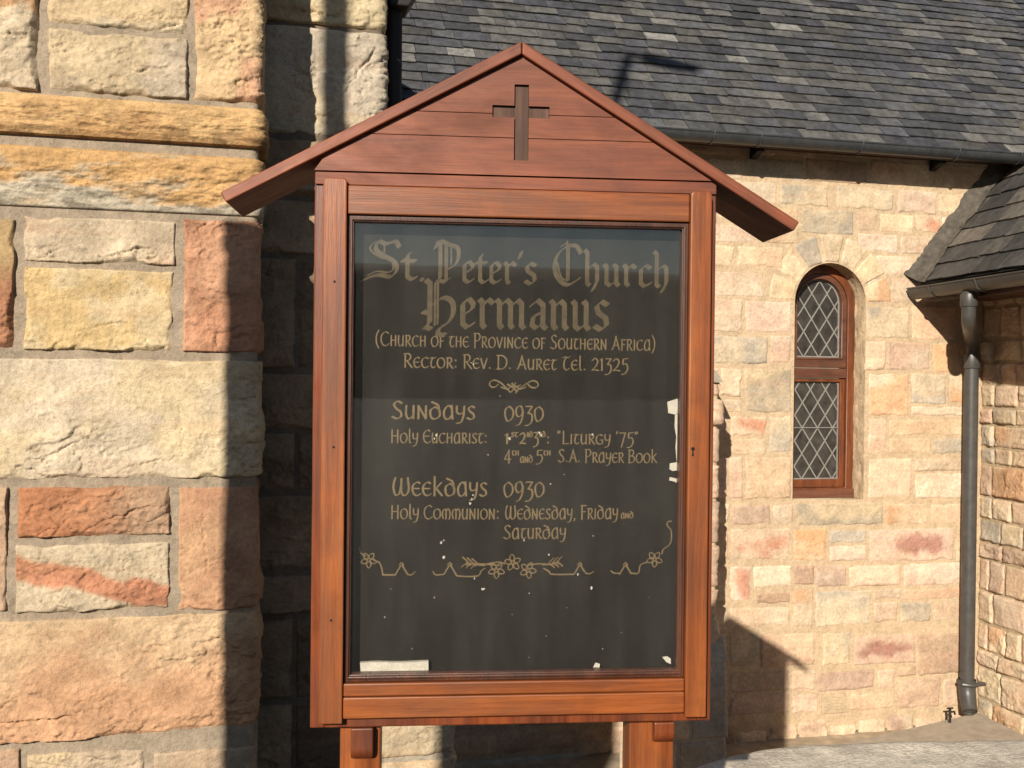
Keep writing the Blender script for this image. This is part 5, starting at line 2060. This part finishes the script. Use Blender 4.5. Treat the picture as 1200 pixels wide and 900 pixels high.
for (x, y, r) in ((513, 523, 3), (602, 519, 3.5), (516, 649, 3.6), (526, 640, 2.6), (560, 594, 2.4), (683, 672, 2.4)):
    one = Acc()
    blob(one, x, y, r, 1.2, 0.8)
    one.build('flaked_spot', M_FLAKE, panel)

# torn paper left inside the case
def paper(name, label, pts, th=0.0015, y=None, cat='paper scrap', curl=0.0, group=None):
    y = PYB - 0.006 if y is None else y
    q = [sg(*p, y) for p in pts]
    c = (sum(p[0] for p in q) / len(q), min(p[1] for p in q))
    acc = Acc()
    pl = [(p[0] - c[0], p[1] - c[1]) for p in q]
    ar = sum(pl[i][0] * pl[(i + 1) % len(pl)][1] - pl[(i + 1) % len(pl)][0] * pl[i][1] for i in range(len(pl)))
    if ar < 0:
        pl = pl[::-1]
    acc.prism(pl, -th / 2, th / 2, (0.68, 0.64, 0.54))
    o = acc.build(name, M_PAPER)
    wp = SG.to_world(c[0], y, c[1])
    o.location = wp
    o.rotation_euler = (0, 0, SG.rot)
    tag(o, label, cat, group)
    return o


paper('paper_strip', 'long cream paper strip lying along the bottom left of the glazed board', [(422, 776), (440, 775), (470, 775.5), (502, 774), (502, 787), (480, 787.2), (450, 788), (423, 788.5)], 0.012, PYB - 0.012)
paper('torn_paper', 'largest torn white paper patch at the upper right edge of the board', [(782, 471), (794, 467), (795, 483), (792, 486), (783, 484)], 0.002)
paper('torn_paper', 'thin ragged white paper sliver running down the right edge of the board', [(791, 486.5), (795, 485), (795.5, 505), (794.5, 520), (795, 540), (793, 541), (791.5, 525), (792.5, 512), (790.5, 500)], 0.002)
paper('torn_paper', 'small square white paper shred right of the prayer book line', [(785, 543), (794, 541.5), (794.5, 551), (788, 552), (784.5, 550)], 0.002)
paper('torn_paper', 'lowest narrow white paper shred on the right edge of the board', [(785, 559), (793, 561), (794, 566), (789, 564), (784, 563)], 0.002)
paper('torn_paper', 'tiny white paper chip standing on the lower frame right of centre', [(695, 782), (698, 776.5), (703, 778), (702.5, 782)], 0.002, PYB - 0.018)
paper('torn_paper', 'white paper flake in the lower right corner of the board', [(776, 770), (782, 769), (786, 772), (786, 778), (781, 776)], 0.002, PYB - 0.014)

# ================================================================== BESIDE AND BEHIND THE CAMERA
# gate pillar whose shadow falls on the buttress
gp = thing('gate_pillar', 'square stone gate pillar with a lamp standard on its cap', 'gate pillar', loc=(-1.97, 0.60, P_STREET))
acc = Acc()
hp_ = 3.58
acc.box(-0.165, 0.165, -0.165, 0.165, 0.0, hp_ - 0.14, (0.45, 0.36, 0.25))
acc.box(-0.25, 0.25, -0.25, 0.25, 0.0, 0.3, (0.42, 0.34, 0.24))
acc.build('shaft', M_STONE, gp, bevel=0.015)
acc = Acc()
acc.box(-0.175, 0.175, -0.175, 0.175, hp_ - 0.14, hp_, (0.43, 0.36, 0.27))
acc.build('cap', M_STONE, gp, bevel=0.02)
acc = Acc()
acc.tube([(-0.01, 0, hp_), (-0.01, 0, hp_ + 2.3)], 0.052, 14)
acc.build('lamp_post', M_IRON, gp, smooth=40)
acc = Acc()
acc.tube([(-0.01, 0, hp_ + 2.3), (-0.01, 0, hp_ + 2.36), (-0.01, 0, hp_ + 2.7), (-0.01, 0, hp_ + 2.85)], [0.06, 0.11, 0.16, 0.03], 8)
acc.build('lantern', M_IRON, gp)


def roof_hit(px, py):
    r = ray(px, py)
    o = np.array([0, 0, EYE]) - CH.p
    T = math.tan(PIT)
    # z - ZE = T (y - EOFF)
    y0, yr = np.dot(o, CH.ay), np.dot(r, CH.ay)
    t = (T * (y0 - EOFF) + ZE - o[2]) / (r[2] - T * yr)
    return np.array([0, 0, EYE]) + r * t


def back_to(P, Y):
    return P - SUN_D * (P[1] - Y)


# street lamp behind the photographer; its arm shades a few slates
h0 = back_to(roof_hit(738, 66), -0.6)
lp = thing('street_lamp', 'slim street lamp with a short side arm standing behind the camera', 'street lamp', loc=(h0[0], h0[1], P_STREET))
acc = Acc()
hz = h0[2] - P_STREET
acc.tube([(0, 0, 0), (0, 0, hz - 0.9)], [0.055, 0.045], 14)
acc.tube([(0, 0, hz - 0.9), (0, 0, hz + 0.02)], 0.045, 14)
acc.build('pole', M_IRON, lp, smooth=40)
acc = Acc()
acc.tube([(0.036, 0, hz - 0.01), (0.25, 0, hz - 0.02)], 0.022, 10)
acc.build('arm', M_IRON, lp, smooth=40)
acc = Acc()
acc.tube([(0.10, 0, hz - 0.03), (0.14, 0, hz - 0.03), (0.32, 0, hz - 0.06), (0.56, 0, hz - 0.09), (0.60, 0, hz - 0.09)], [0.04, 0.085, 0.10, 0.06, 0.03], 14)
acc.build('lamp_head', M_IRON, lp, smooth=40)
